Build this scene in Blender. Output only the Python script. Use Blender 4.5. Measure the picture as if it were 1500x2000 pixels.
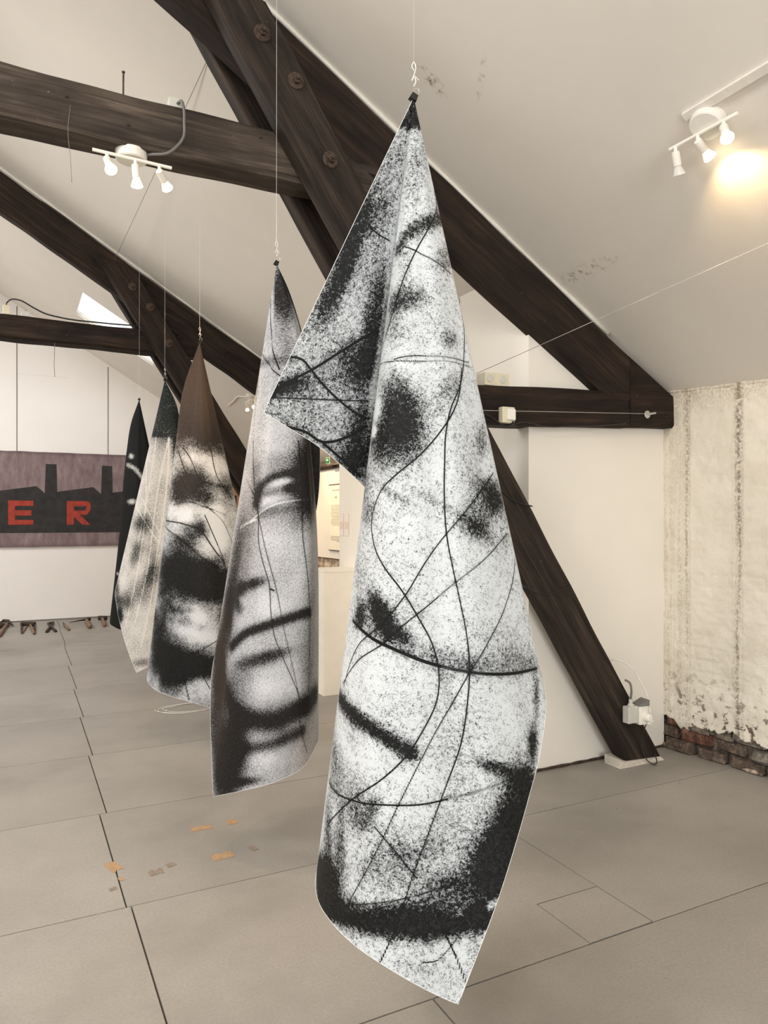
import bpy, bmesh, math, random
import numpy as np
from mathutils import Vector, Matrix, noise as mnoise

# ---------------------------------------------------------------- scene, camera, light
for o in list(bpy.data.objects): bpy.data.objects.remove(o, do_unlink=True)
scene = bpy.context.scene
COL = scene.collection
random.seed(7)

YAW = math.radians(27.0)                 # camera turned to the right of the ridge direction (+Y)
cam_d = bpy.data.cameras.new('camera'); cam = bpy.data.objects.new('camera', cam_d); COL.objects.link(cam)
cam.location = (0, 0, 1.5); cam.rotation_euler = (math.pi/2, 0, -YAW)
cam_d.sensor_fit = 'VERTICAL'; cam_d.sensor_height = 36.0; cam_d.lens = 36.0*1420/2000
cam_d.shift_y = 15/2000.0; cam_d.clip_start = .05; cam_d.clip_end = 100
scene.camera = cam

w = bpy.data.worlds.new('sky'); scene.world = w; w.use_nodes = True
w.node_tree.nodes['Background'].inputs[0].default_value = (.92, .96, 1, 1)
w.node_tree.nodes['Background'].inputs[1].default_value = 1.6

vs = scene.view_settings
vs.view_transform = 'Standard'; vs.look = 'None'; vs.gamma = 1.0; vs.use_curve_mapping = False
vs.exposure = 0.28

def area_light(name, loc, direction, sx, sy, power, color=(1, 1, 1)):
    l = bpy.data.lights.new(name, 'AREA'); l.shape = 'RECTANGLE'; l.size = sx; l.size_y = sy; l.energy = power; l.color = color
    o = bpy.data.objects.new(name, l); COL.objects.link(o); o.location = loc
    o.rotation_euler = Vector(direction).to_track_quat('-Z', 'Y').to_euler()
    return o
RIDGE_X = -1.0
ROOF = lambda x: 2.34 + .605*(3.85-x)            # underside of the right roof slope
RIDGE_Z = ROOF(RIDGE_X)
ROOFL = lambda x: RIDGE_Z - .605*(RIDGE_X-x)     # left slope
DAY = (.93, .97, 1.0)
ADDED_LEFT_SKYLIGHTS = [(-3.6, -2.2, -2.6, -.9), (-3.6, -2.2, .8, 2.5), (-3.6, -2.2, 4.6, 6.3), (-3.6, -2.2, 8.6, 10.3)]   # unseen skylights added to bring in daylight: x0,x1,y0,y1
for (x0, x1, y0, y1) in ADDED_LEFT_SKYLIGHTS:
    xm = (x0+x1)/2
    area_light('skylight_daylight', (xm, (y0+y1)/2, ROOFL(xm)+.02), (.518, 0, -.855), 1.6, 1.6, 118, (1, .975, .945))  # area light at each added, unseen skylight
area_light('gable_window_daylight', (0.2, -3.95, 2.0), (0, 1, -.05), 3.0, 2.2, 150, DAY)
area_light('skylight_daylight', (1.22, 9.9, ROOF(1.22)+.015), (-.518, 0, -.855), .95, .95, 16, DAY)

# ---------------------------------------------------------------- helpers
def cr_spline(S, V, s):
    """non-uniform cubic Hermite through V at S, evaluated at s (first axis)"""
    S=np.asarray(S,float); V=np.asarray(V,float); n=len(S)
    T=np.zeros_like(V)
    for i in range(n):
        if i==0: T[i]=(V[1]-V[0])/(S[1]-S[0])
        elif i==n-1: T[i]=(V[-1]-V[-2])/(S[-1]-S[-2])
        else:
            a=(V[i]-V[i-1])/(S[i]-S[i-1]); b=(V[i+1]-V[i])/(S[i+1]-S[i])
            w=(S[i+1]-S[i])/(S[i+1]-S[i-1]); T[i]=a*w+b*(1-w)
    k=np.clip(np.searchsorted(S,s,side='right')-1,0,n-2)
    h=(S[k+1]-S[k]); x=(s-S[k])/h
    sh=(len(s),)+(1,)*(V.ndim-1); x=x.reshape(sh); h=h.reshape(sh)
    return ((2*x**3-3*x**2+1)*V[k]+(x**3-2*x**2+x)*h*T[k]+(-2*x**3+3*x**2)*V[k+1]+(x**3-x**2)*h*T[k+1])
def obj(name, me, mat=None, parent=None, smooth=False):
    o = bpy.data.objects.new(name, me); COL.objects.link(o)
    if mat is not None and not me.materials:
        me.materials.append(mat)
    if parent: o.parent = parent
    if smooth: me.polygons.foreach_set('use_smooth', [True]*len(me.polygons))
    return o
def empty(name, loc=(0, 0, 0), rz=0):
    o = bpy.data.objects.new(name, None); COL.objects.link(o); o.location = loc; o.rotation_euler = (0, 0, rz)
    o.empty_display_size = .05
    return o
def tag(o, label, cat, group=None):
    o['label'] = label; o['category'] = cat
    if group: o['group'] = group
    return o
def struct(o, label=None):
    o['kind'] = 'structure'
    if label: o['label'] = label
    return o
class MB:
    """collects shapes into one mesh"""
    def __init__(s): s.v = []; s.f = []
    def add(s, v, f):
        n = len(s.v); s.v += [tuple(p) for p in v]; s.f += [tuple(i+n for i in q) for q in f]; return s
    def box(s, a, b, M=None):
        x0, y0, z0 = a; x1, y1, z1 = b
        v = [Vector(p) for p in ((x0,y0,z0),(x1,y0,z0),(x1,y1,z0),(x0,y1,z0),(x0,y0,z1),(x1,y0,z1),(x1,y1,z1),(x0,y1,z1))]
        if M: v = [M @ p for p in v]
        return s.add(v, [(0,3,2,1),(4,5,6,7),(0,1,5,4),(1,2,6,5),(2,3,7,6),(3,0,4,7)])
    def cbox(s, a, b, c=.004, M=None):
        """chamfered box"""
        bm = bmesh.new(); bmesh.ops.create_cube(bm, size=1)
        for v in bm.verts: v.co = Vector([a[i]+(v.co[i]+.5)*(b[i]-a[i]) for i in range(3)])
        bmesh.ops.bevel(bm, geom=bm.edges[:], offset=c, segments=2, affect='EDGES', profile=.6)
        if M: bm.transform(M)
        bm.verts.index_update()
        s.add([v.co[:] for v in bm.verts], [[v.index for v in f.verts] for f in bm.faces]); bm.free(); return s
    def tube(s, pts, r, n=8, cap=True):
        pts = [Vector(p) for p in pts]; k = len(pts); rr = r if isinstance(r, (list, tuple)) else [r]*k
        V = []; up = None
        for i, p in enumerate(pts):
            t = (pts[min(i+1, k-1)]-pts[max(i-1, 0)]).normalized()
            if up is None:
                up = t.orthogonal().normalized()
            up = (up - t*up.dot(t)).normalized(); sd = t.cross(up)
            for j in range(n):
                a = 2*math.pi*j/n; V.append(p + (up*math.cos(a)+sd*math.sin(a))*rr[i])
        F = [(i*n+j, i*n+(j+1) % n, (i+1)*n+(j+1) % n, (i+1)*n+j) for i in range(k-1) for j in range(n)]
        if cap: F += [tuple(range(n))[::-1], tuple((k-1)*n+j for j in range(n))]
        return s.add(V, F)
    def lathe(s, prof, n=24, M=None):
        """profile [(r,z)] about z"""
        V = []; k = len(prof)
        for (r, z) in prof:
            for j in range(n):
                a = 2*math.pi*j/n; p = Vector((r*math.cos(a), r*math.sin(a), z)); V.append(M @ p if M else p)
        F = [(i*n+j, i*n+(j+1) % n, (i+1)*n+(j+1) % n, (i+1)*n+j) for i in range(k-1) for j in range(n)]
        F += [tuple(range(n))[::-1], tuple((k-1)*n+j for j in range(n))]
        return s.add(V, F)
    def prism(s, poly, y0, y1, M=None):
        """polygon of (x,z) extruded along y"""
        n = len(poly); v = [Vector((x, y0, z)) for x, z in poly]+[Vector((x, y1, z)) for x, z in poly]
        if M: v = [M @ p for p in v]
        return s.add(v, [tuple(range(n)), tuple(range(2*n-1, n-1, -1))]+[(i, i+n, (i+1) % n+n, (i+1) % n) for i in range(n)])
    def mesh(s, name='m'):
        me = bpy.data.meshes.new(name); me.from_pydata(s.v, [], s.f); me.update()
        bm = bmesh.new(); bm.from_mesh(me); bmesh.ops.recalc_face_normals(bm, faces=bm.faces); bm.to_mesh(me); bm.free()
        return me
    def build(s, name, mat, parent=None, smooth=False):
        return obj(name, s.mesh(name), mat, parent, smooth)
def smooth_path(pts, k=6):
    pts = np.array(pts, float); S = np.concatenate([[0], np.cumsum(np.linalg.norm(np.diff(pts, axis=0), axis=1))])
    return cr_spline(S, pts, np.linspace(0, S[-1], (len(pts)-1)*k+1)).tolist()

# ---------------------------------------------------------------- materials
def new_mat(name):
    m = bpy.data.materials.new(name); m.use_nodes = True
    nt = m.node_tree; b = nt.nodes['Principled BSDF']
    return m, nt, b
def nd(nt, typ, ins=None, **props):
    n = nt.nodes.new(typ)
    for k, v in props.items(): setattr(n, k, v)
    for k, v in (ins or {}).items():
        if isinstance(v, tuple) and len(v) == 2 and hasattr(v[0], 'outputs'): nt.links.new(v[0].outputs[v[1]], n.inputs[k])
        elif hasattr(v, 'outputs'): nt.links.new(v.outputs[0], n.inputs[k])
        else: n.inputs[k].default_value = v
    return n
def math_n(nt, op, a, b=None, c=None, clamp=False):
    ins = {0: a}
    if b is not None: ins[1] = b
    if c is not None: ins[2] = c
    return nd(nt, 'ShaderNodeMath', ins, operation=op, use_clamp=clamp)
def mix(nt, fac, a, b):
    n = nt.nodes.new('ShaderNodeMix'); n.data_type = 'RGBA'
    for idx, v in ((0, fac), (6, a), (7, b)):
        if isinstance(v, tuple) and hasattr(v[0], 'outputs'): nt.links.new(v[0].outputs[v[1]], n.inputs[idx])
        elif hasattr(v, 'outputs'): nt.links.new(v.outputs[0 if v.bl_idname != 'ShaderNodeMix' else 2], n.inputs[idx])
        else: n.inputs[idx].default_value = v if not isinstance(v, tuple) or len(v) == 4 else (*v, 1)
    return n
def ramp(nt, fac, stops):
    n = nt.nodes.new('ShaderNodeValToRGB'); e = n.color_ramp.elements
    while len(e) < len(stops): e.new(.5)
    for i, (p, c) in enumerate(stops):
        e[i].position = p; e[i].color = (*c, 1) if len(c) == 3 else c
    nt.links.new(fac.outputs[0] if hasattr(fac, 'outputs') else fac[0].outputs[fac[1]], n.inputs[0])
    return n
def out_col(nt, b, n):
    nt.links.new(n.outputs[2 if n.bl_idname == 'ShaderNodeMix' else 0], b.inputs['Base Color'])
def bump(nt, b, hgt, strength=.3, dist=.01):
    n = nd(nt, 'ShaderNodeBump', {'Height': hgt, 'Strength': strength, 'Distance': dist}); nt.links.new(n.outputs[0], b.inputs['Normal'])
def plain(name, col, rough=.5, metal=0., var=.12, scale=20., bumps=.0):
    m, nt, b = new_mat(name)
    tc = nd(nt, 'ShaderNodeTexCoord'); nz = nd(nt, 'ShaderNodeTexNoise', {'Vector': (tc, 'Object'), 'Scale': scale, 'Detail': 5.})
    r = ramp(nt, nz, [(.3, tuple(c*(1-var) for c in col)), (.7, tuple(min(1, c*(1+var)) for c in col))])
    out_col(nt, b, r); b.inputs['Roughness'].default_value = rough; b.inputs['Metallic'].default_value = metal
    if bumps: bump(nt, b, nz, bumps, .004)
    return m
def emit(name, col, strength):
    m, nt, b = new_mat(name); b.inputs['Base Color'].default_value = (*col, 1)
    b.inputs['Emission Color'].default_value = (*col, 1); b.inputs['Emission Strength'].default_value = strength
    return m
def ellipse_mask(nt, vec, centre, radii, ang=0., soft=.6):
    """1 inside an ellipse of world x,y (z free), ragged by noise"""
    mp = nd(nt, 'ShaderNodeMapping', {'Vector': vec, 'Location': (*centre, 0), 'Rotation': (0, 0, ang), 'Scale': (radii[0], radii[1], 1e6)}, vector_type='TEXTURE')
    ln = nd(nt, 'ShaderNodeVectorMath', {0: mp}, operation='LENGTH')
    return nd(nt, 'ShaderNodeMapRange', {'Value': (ln, 1), 'From Min': 1., 'From Max': 1.-soft, 'To Min': 0., 'To Max': 1.})

def plaster(name, col, stains=(), rough=.85, mott=.05):
    m, nt, b = new_mat(name); tc = nd(nt, 'ShaderNodeTexCoord')
    n1 = nd(nt, 'ShaderNodeTexNoise', {'Vector': (tc, 'Object'), 'Scale': 1.3, 'Detail': 4.})
    c = ramp(nt, n1, [(.3, tuple(x*(1-mott) for x in col)), (.7, tuple(min(1, x*(1+mott*.6)) for x in col))])
    n3 = nd(nt, 'ShaderNodeTexNoise', {'Vector': (tc, 'Object'), 'Scale': 28., 'Detail': 8., 'Roughness': .7})
    for (ce, ra, an, sc, th) in stains:
        k = ellipse_mask(nt, (tc, 'Object'), ce, ra, an, .8)
        r = nd(nt, 'ShaderNodeMapRange', {'Value': n3, 'From Min': th, 'From Max': th+.12})
        c = mix(nt, math_n(nt, 'MULTIPLY', k, r), c, sc)
    out_col(nt, b, c); b.inputs['Roughness'].default_value = rough
    n2 = nd(nt, 'ShaderNodeTexNoise', {'Vector': (tc, 'Object'), 'Scale': 9., 'Detail': 6.})
    bump(nt, b, n2, .12, .01)
    return m
def wood(name, dark, mid, light, lightness=.5):
    m, nt, b = new_mat(name)
    at = nd(nt, 'ShaderNodeAttribute', attribute_name='grain')
    mp = nd(nt, 'ShaderNodeMapping', {'Vector': (at, 1), 'Scale': (1.1, 26, 26)})
    g = nd(nt, 'ShaderNodeTexNoise', {'Vector': mp, 'Scale': 1.6, 'Detail': 8., 'Roughness': .65, 'Distortion': .5})
    mp2 = nd(nt, 'ShaderNodeMapping', {'Vector': (at, 1), 'Scale': (1.2, 5, 5)})
    p = nd(nt, 'ShaderNodeTexNoise', {'Vector': mp2, 'Scale': 2.2, 'Detail': 5.})
    c1 = ramp(nt, g, [(.30, dark), (.52, mid), (.78, light)])
    c2 = mix(nt, nd(nt, 'ShaderNodeMapRange', {'Value': p, 'From Min': .38, 'From Max': .66}), c1, dark)
    mp3 = nd(nt, 'ShaderNodeMapping', {'Vector': (at, 1), 'Scale': (14, 40, 40)})
    s = nd(nt, 'ShaderNodeTexNoise', {'Vector': mp3, 'Scale': 1.5, 'Detail': 4., 'Roughness': .7})
    c3 = mix(nt, nd(nt, 'ShaderNodeMapRange', {'Value': s, 'From Min': .70, 'From Max': .78}), c2, tuple(min(1, x*2.6+.03) for x in light))
    out_col(nt, b, c3); b.inputs['Roughness'].default_value = .7; b.inputs['Specular IOR Level'].default_value = .25
    mp4 = nd(nt, 'ShaderNodeMapping', {'Vector': (at, 1), 'Scale': (.6, 34, 34)})
    cr = nd(nt, 'ShaderNodeTexNoise', {'Vector': mp4, 'Scale': 1.0, 'Detail': 3.})
    crack = nd(nt, 'ShaderNodeMapRange', {'Value': cr, 'From Min': .30, 'From Max': .36})
    hh = math_n(nt, 'ADD', g, math_n(nt, 'MULTIPLY', crack, .8))
    bump(nt, b, hh, .7, .012)
    return m

M = {}
M['ceiling'] = plaster('ceiling_plaster', (.735, .685, .615), [((1.775, 2.985), (.11, .05), .2, (.22, .17, .10), .50), ((2.9, 3.14), (.055, .30), 0, (.30, .22, .14), .50), ((1.9, 2.75), (.16, .02), 1.1, (.42, .38, .33), .5), ((1.45, 2.35), (.05, .012), 1.0, (.3, .27, .24), .45)])
M['white_wall'] = plaster('white_wall', (.80, .745, .66))
M['far_wall'] = plaster('far_wall', (.84, .80, .755), mott=.03)
M['trim_white'] = plain('trim_white', (.74, .70, .62), .6, var=.06)
M['grey_line'] = plain('panel_joint', (.20, .18, .16), .8)
M['wood1'] = wood('hewn_timber_grey', (.012, .008, .0055), (.036, .0245, .0175), (.095, .066, .046))
M['wood_brown'] = wood('hewn_timber_brown', (.009, .0048, .003), (.027, .015, .009), (.075, .043, .025))
M['collar1'] = wood('collar_timber', (.027, .0195, .0145), (.078, .058, .044), (.17, .13, .098))
M['rust'] = plain('rusty_iron', (.075, .05, .036), .75, .5, .5, 60, .4)
M['tool_iron'] = plain('old_iron', (.055, .035, .024), .7, .4, .4, 40, .3)
M['tool_wood'] = plain('old_handle_wood', (.20, .115, .07), .7, 0, .3, 30)
M['lamp_white'] = plain('lamp_enamel', (.82, .78, .70), .35, 0, .03)
M['bulb'] = emit('lit_bulb', (1, .80, .50), 40)
M['bulb_soft'] = emit('side_lit_bulb', (1, .86, .62), 1.8)
M['bulb_dead'] = plain('unlit_bulb_glass', (.62, .60, .55), .15, 0, .05)
M['plastic_cream'] = plain('cream_plastic', (.66, .60, .44), .4, 0, .05)
M['plastic_grey'] = plain('grey_plastic', (.55, .53, .47), .45, 0, .05)
M['plastic_white'] = plain('white_plastic', (.80, .77, .68), .4, 0, .04)
M['cable_black'] = plain('black_cable', (.015, .013, .012), .5)
M['cable_grey'] = plain('grey_cable', (.14, .13, .12), .5)
M['cable_white'] = plain('white_cable', (.75, .72, .65), .5)
M['wire'] = plain('steel_wire', (.55, .53, .50), .35, .6)
M['wire_dark'] = plain('dark_wire', (.18, .16, .14), .5, .3)
M['clip'] = plain('black_clip', (.012, .011, .010), .35, .2)
M['nylon'] = plain('clear_nylon', (.78, .74, .68), .25)
M['cut_edge'] = plain('white_cut_edge', (.85, .84, .82), .6, 0, .03)
M['plinth'] = plain('plinth_paint', (.83, .78, .69), .6, 0, .03, 8)
M['paper'] = plain('paper', (.86, .80, .66), .8, 0, .02)
M['ink'] = plain('faded_ink', (.36, .33, .27), .8)
M['green'] = plain('green_foam', (.20, .24, .055), .8, 0, .25, 40)
M['exit_green'] = emit('exit_green', (.01, .12, .05), .25)
M['tape'] = plain('brown_tape', (.36, .22, .115), .7, 0, .25, 90)
M['felt'] = plain('scuffed_patch', (.22, .17, .13), .8, 0, .3, 90)
M['grey_film'] = plain('plastic_film', (.50, .45, .38), .3, 0, .15, 25)

# floor boards
def floor_mat():
    m, nt, b = new_mat('painted_floor_board'); tc = nd(nt, 'ShaderNodeTexCoord')
    geo = nd(nt, 'ShaderNodeNewGeometry'); oi = nd(nt, 'ShaderNodeObjectInfo')
    pos = (geo, 'Position')
    n1 = nd(nt, 'ShaderNodeTexNoise', {'Vector': pos, 'Scale': .9, 'Detail': 5., 'Roughness': .6})
    n2 = nd(nt, 'ShaderNodeTexNoise', {'Vector': pos, 'Scale': 95., 'Detail': 4., 'Roughness': .7})
    mp = nd(nt, 'ShaderNodeMapping', {'Vector': pos, 'Scale': (3, 16, 3), 'Rotation': (0, 0, .5)})
    n3 = nd(nt, 'ShaderNodeTexNoise', {'Vector': mp, 'Scale': 2.4, 'Detail': 7., 'Roughness': .7})
    c = ramp(nt, n1, [(.28, (.20, .182, .158)), (.5, (.285, .260, .228)), (.72, (.332, .305, .27))])
    c = mix(nt, nd(nt, 'ShaderNodeMapRange', {'Value': n2, 'From Min': .42, 'From Max': .62, 'To Max': .35}), c, (.19, .165, .14))
    c = mix(nt, nd(nt, 'ShaderNodeMapRange', {'Value': n3, 'From Min': .60, 'From Max': .75, 'To Max': .32}), c, (.17, .15, .125))
    n4 = nd(nt, 'ShaderNodeTexNoise', {'Vector': pos, 'Scale': 9., 'Detail': 3., 'Roughness': .8})
    c = mix(nt, nd(nt, 'ShaderNodeMapRange', {'Value': n4, 'From Min': .70, 'From Max': .74, 'To Max': .5}), c, (.12, .10, .08))
    v = math_n(nt, 'MULTIPLY_ADD', (oi, 'Random'), .10, .95)
    hs = nd(nt, 'ShaderNodeHueSaturation', {'Value': v}); nt.links.new(c.outputs[2], hs.inputs['Color'])
    out_col(nt, b, hs); b.inputs['Roughness'].default_value = .55
    bump(nt, b, n2, .15, .003)
    return m
M['floor'] = floor_mat()
M['floor_gap'] = plain('dark_joint', (.09, .075, .06), .9)

# old wall paint with drips and blisters
def paint_mat():
    m, nt, b = new_mat('peeling_wall_paint'); geo = nd(nt, 'ShaderNodeNewGeometry'); pos = (geo, 'Position')
    n1 = nd(nt, 'ShaderNodeTexNoise', {'Vector': pos, 'Scale': 4., 'Detail': 6.})
    c = ramp(nt, n1, [(.3, (.70, .64, .53)), (.7, (.82, .765, .66))])
    st = nd(nt, 'ShaderNodeMapping', {'Vector': pos, 'Scale': (22, 22, .55)})
    n2 = nd(nt, 'ShaderNodeTexNoise', {'Vector': st, 'Scale': 1.3, 'Detail': 6., 'Roughness': .65})
    fine = nd(nt, 'ShaderNodeTexNoise', {'Vector': pos, 'Scale': 60., 'Detail': 5., 'Roughness': .75})
    sep = nd(nt, 'ShaderNodeSeparateXYZ', {0: pos})
    for (yc, hw, amt, colr) in ((2.925, .045, 1.0, (.20, .155, .11)), (3.27, .03, .75, (.27, .20, .12)), (3.33, .05, .45, (.33, .26, .17)), (3.41, .05, .55, (.34, .25, .14)), (2.2, .06, .8, (.22, .17, .12)), (1.5, .1, .6, (.25, .2, .14))):
        d = math_n(nt, 'ABSOLUTE', math_n(nt, 'SUBTRACT', (sep, 1), yc))
        band = nd(nt, 'ShaderNodeMapRange', {'Value': d, 'From Min': hw, 'From Max': hw*.2})
        s1 = nd(nt, 'ShaderNodeMapRange', {'Value': n2, 'From Min': .38, 'From Max': .56, 'To Max': amt})
        s2 = nd(nt, 'ShaderNodeMapRange', {'Value': fine, 'From Min': .40, 'From Max': .56})
        c = mix(nt, math_n(nt, 'MULTIPLY', math_n(nt, 'MULTIPLY', band, s1), s2), c, colr)
    topm = nd(nt, 'ShaderNodeMapRange', {'Value': (sep, 2), 'From Min': 2.16, 'From Max': 2.33})
    tn = nd(nt, 'ShaderNodeMapRange', {'Value': fine, 'From Min': .42, 'From Max': .58, 'To Max': .6})
    c = mix(nt, math_n(nt, 'MULTIPLY', topm, tn), c, (.36, .27, .16))
    low = nd(nt, 'ShaderNodeMapRange', {'Value': (sep, 2), 'From Min': .62, 'From Max': .24})
    pit = nd(nt, 'ShaderNodeTexNoise', {'Vector': pos, 'Scale': 17., 'Detail': 6., 'Roughness': .7})
    pm = nd(nt, 'ShaderNodeMapRange', {'Value': pit, 'From Min': .555, 'From Max': .60})
    c = mix(nt, math_n(nt, 'MULTIPLY', low, pm), c, (.13, .08, .055))
    pm2 = nd(nt, 'ShaderNodeMapRange', {'Value': pit, 'From Min': .715, 'From Max': .735})
    c = mix(nt, pm2, c, (.22, .16, .11))
    out_col(nt, b, c); b.inputs['Roughness'].default_value = .7
    hh = math_n(nt, 'ADD', math_n(nt, 'MULTIPLY', pit, -.6), fine)
    bump(nt, b, hh, .45, .012)
    return m
M['paint'] = paint_mat()
def brick_mat(name, a, bcol):
    m, nt, b = new_mat(name); geo = nd(nt, 'ShaderNodeNewGeometry')
    n = nd(nt, 'ShaderNodeTexNoise', {'Vector': (geo, 'Position'), 'Scale': 26., 'Detail': 7., 'Roughness': .7})
    c = ramp(nt, n, [(.32, tuple(x*.35 for x in a)), (.5, a), (.68, bcol)])
    out_col(nt, b, c); b.inputs['Roughness'].default_value = .9; bump(nt, b, n, .7, .015)
    return m
M['brick0'] = brick_mat('brick_red', (.13, .052, .034), (.27, .15, .10))
M['brick1'] = brick_mat('brick_brown', (.10, .068, .05), (.24, .19, .145))
M['brick2'] = brick_mat('brick_grey', (.145, .125, .10), (.32, .28, .22))
M['brick3'] = brick_mat('brick_pale', (.34, .26, .19), (.55, .47, .37))
M['mortar'] = brick_mat('crumbling_mortar', (.12, .095, .075), (.26, .215, .17))
def brickwall_mat():
    m, nt, b = new_mat('far_brickwork'); geo = nd(nt, 'ShaderNodeNewGeometry')
    mp = nd(nt, 'ShaderNodeMapping', {'Vector': (geo, 'Position'), 'Rotation': (math.pi/2, 0, math.pi/2)})
    br = nd(nt, 'ShaderNodeTexBrick', {'Vector': mp, 'Color1': (.26, .15, .085, 1), 'Color2': (.36, .25, .16, 1), 'Mortar': (.42, .35, .26, 1), 'Scale': 1., 'Brick Width': .22, 'Row Height': .075, 'Mortar Size': .008})
    n = nd(nt, 'ShaderNodeTexNoise', {'Vector': (geo, 'Position'), 'Scale': 12., 'Detail': 6.})
    c = mix(nt, nd(nt, 'ShaderNodeMapRange', {'Value': n, 'From Min': .5, 'From Max': .62}), (br, 0), (.62, .54, .42))
    out_col(nt, b, c); b.inputs['Roughness'].default_value = .9
    return m
M['brickwall'] = brickwall_mat()

# ---------------------------------------------------------------- the setting
def grid_slab(name, mat, P, us, vs_, holes, th):
    """surface P(u,v)->Vector over a grid with rectangular holes, thickened by vector th"""
    us = sorted(set(us+[h[i] for h in holes for i in (0, 1)])); vs_ = sorted(set(vs_+[h[i] for h in holes for i in (2, 3)]))
    mb = MB()
    def inside(a, b): return any(h[0]-1e-6 <= a <= h[1]+1e-6 and h[2]-1e-6 <= b <= h[3]+1e-6 for h in holes)
    for i in range(len(us)-1):
        for j in range(len(vs_)-1):
            if inside((us[i]+us[i+1])/2, (vs_[j]+vs_[j+1])/2): continue
            q = [P(us[i], vs_[j]), P(us[i+1], vs_[j]), P(us[i+1], vs_[j+1]), P(us[i], vs_[j+1])]
            t = [p+Vector(th) for p in q]
            mb.add(q+t, [(0, 1, 2, 3), (7, 6, 5, 4), (0, 4, 5, 1), (1, 5, 6, 2), (2, 6, 7, 3), (3, 7, 4, 0)])
    return mb.build(name, mat)
Y0, Y1, XL = -4.0, 11.9, -5.85
SKY = (.735, 1.725, 9.40, 10.42)
struct(grid_slab('ceiling', M['ceiling'], lambda x, y: Vector((x, y, ROOF(x))), [RIDGE_X, 4.15], [Y0, Y1], [SKY], (.012, 0, .02)))
struct(grid_slab('ceiling', M['ceiling'], lambda x, y: Vector((x, y, ROOFL(x))), [XL-.2, RIDGE_X], [Y0, Y1], [(a, b, c, d) for (a, b, c, d) in ADDED_LEFT_SKYLIGHTS], (-.012, 0, .02)))
# far gable wall and rear gable wall (polygons following the roof)
gable = [(XL, -.05), (4.0, -.05), (4.0, ROOF(4.0)+.02), (RIDGE_X, RIDGE_Z+.02), (XL, ROOFL(XL)+.02)]
wall_far = struct(MB().prism(gable, Y1, Y1+.15).build('wall_far', M['far_wall']))
for xs, z0, z1 in ((.043, 2.5, 4.62), (1.296, 2.5, 3.85), (-1.21, 2.5, 5.0)):
    MB().box((xs-.006, Y1-.004, z0), (xs+.006, Y1+.01, z1)).build('panel_joint', M['grey_line'], wall_far)
MB().box((.05, Y1-.002, 3.63), (.75, Y1+.01, 3.636)).build('panel_joint', M['trim_white'], wall_far)
MB().box((-.9, Y1-.006, 0), (3.8, Y1+.01, .022)).build('shadow_gap', M['grey_line'], wall_far)
WIN = (-1.3, 1.7, .9, 3.1)
struct(grid_slab('wall_rear', M['white_wall'], lambda x, z: Vector((x, Y0, z)), [XL, 4.3], [-.05, 5.4], [WIN], (0, -.15, 0)))
struct(MB().box((XL-.15, Y0, -.05), (XL, Y1, ROOFL(XL)+.05)).build('wall_left', M['white_wall']))
def window(name, parts, label):
    e = struct(empty(name), label); e.name = name
    for nm, mb, mt in parts: mb.build(nm, mt, e)
    return e
def glass_mat():
    m, nt, b = new_mat('window_glass'); b.inputs['Base Color'].default_value = (1, 1, 1, 1); b.inputs['Roughness'].default_value = .0
    tr = nt.nodes.new('ShaderNodeBsdfTransparent'); ms = nt.nodes.new('ShaderNodeMixShader'); ms.inputs[0].default_value = .06
    nt.links.new(tr.outputs[0], ms.inputs[1]); nt.links.new(b.outputs[0], ms.inputs[2]); nt.links.new(ms.outputs[0], nt.nodes['Material Output'].inputs[0])
    return m
M['glass'] = glass_mat()
def roof_window(n, rect, f, right, label):
    x0, x1, y0, y1 = rect; fr = MB(); up = .11
    def bar(xa, xb, ya, yb):
        q = [Vector((x, y, f(x)+.021)) for x, y in ((xa, ya), (xb, ya), (xb, yb), (xa, yb))]; t = [p+Vector((0, 0, .05)) for p in q]
        fr.add(q+t, [(0, 1, 2, 3), (7, 6, 5, 4), (0, 4, 5, 1), (1, 5, 6, 2), (2, 6, 7, 3), (3, 7, 4, 0)])
    e_ = .06
    bar(x0-e_, x1+e_, y0-e_, y0+.01); bar(x0-e_, x1+e_, y1-.01, y1+e_); bar(x0-e_, x0+.01, y0, y1); bar(x1-.01, x1+e_, y0, y1)
    pn = MB(); q = [Vector((x, y, f(x)+.03)) for x, y in ((x0, y0), (x1, y0), (x1, y1), (x0, y1))]; pn.add(q+[p+Vector((0, 0, .004)) for p in q], [(0, 1, 2, 3), (7, 6, 5, 4), (0, 4, 5, 1), (1, 5, 6, 2), (2, 6, 7, 3), (3, 7, 4, 0)])
    window('window_%d' % n, [('window_frame', fr, M['trim_white']), ('pane', pn, M['glass'])], label)
roof_window(1, SKY, ROOF, True, 'bright square skylight in the white roof slope behind the far truss')
for i, r in enumerate(ADDED_LEFT_SKYLIGHTS): roof_window(2+i, r, ROOFL, False, 'unseen skylight added in the left roof slope for daylight')
wf = MB()
for xa, xb, za, zb in ((WIN[0], WIN[1], WIN[2], WIN[2]+.07), (WIN[0], WIN[1], WIN[3]-.07, WIN[3]), (WIN[0], WIN[0]+.07, WIN[2], WIN[3]), (WIN[1]-.07, WIN[1], WIN[2], WIN[3]), (.17, .23, WIN[2], WIN[3])):
    wf.box((xa, Y0-.14, za), (xb, Y0-.08, zb))
window('window_6', [('window_frame', wf, M['trim_white']), ('pane', MB().box((WIN[0], Y0-.115, WIN[2]), (WIN[1], Y0-.11, WIN[3])), M['glass'])], 'window in the gable behind the viewer')

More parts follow.
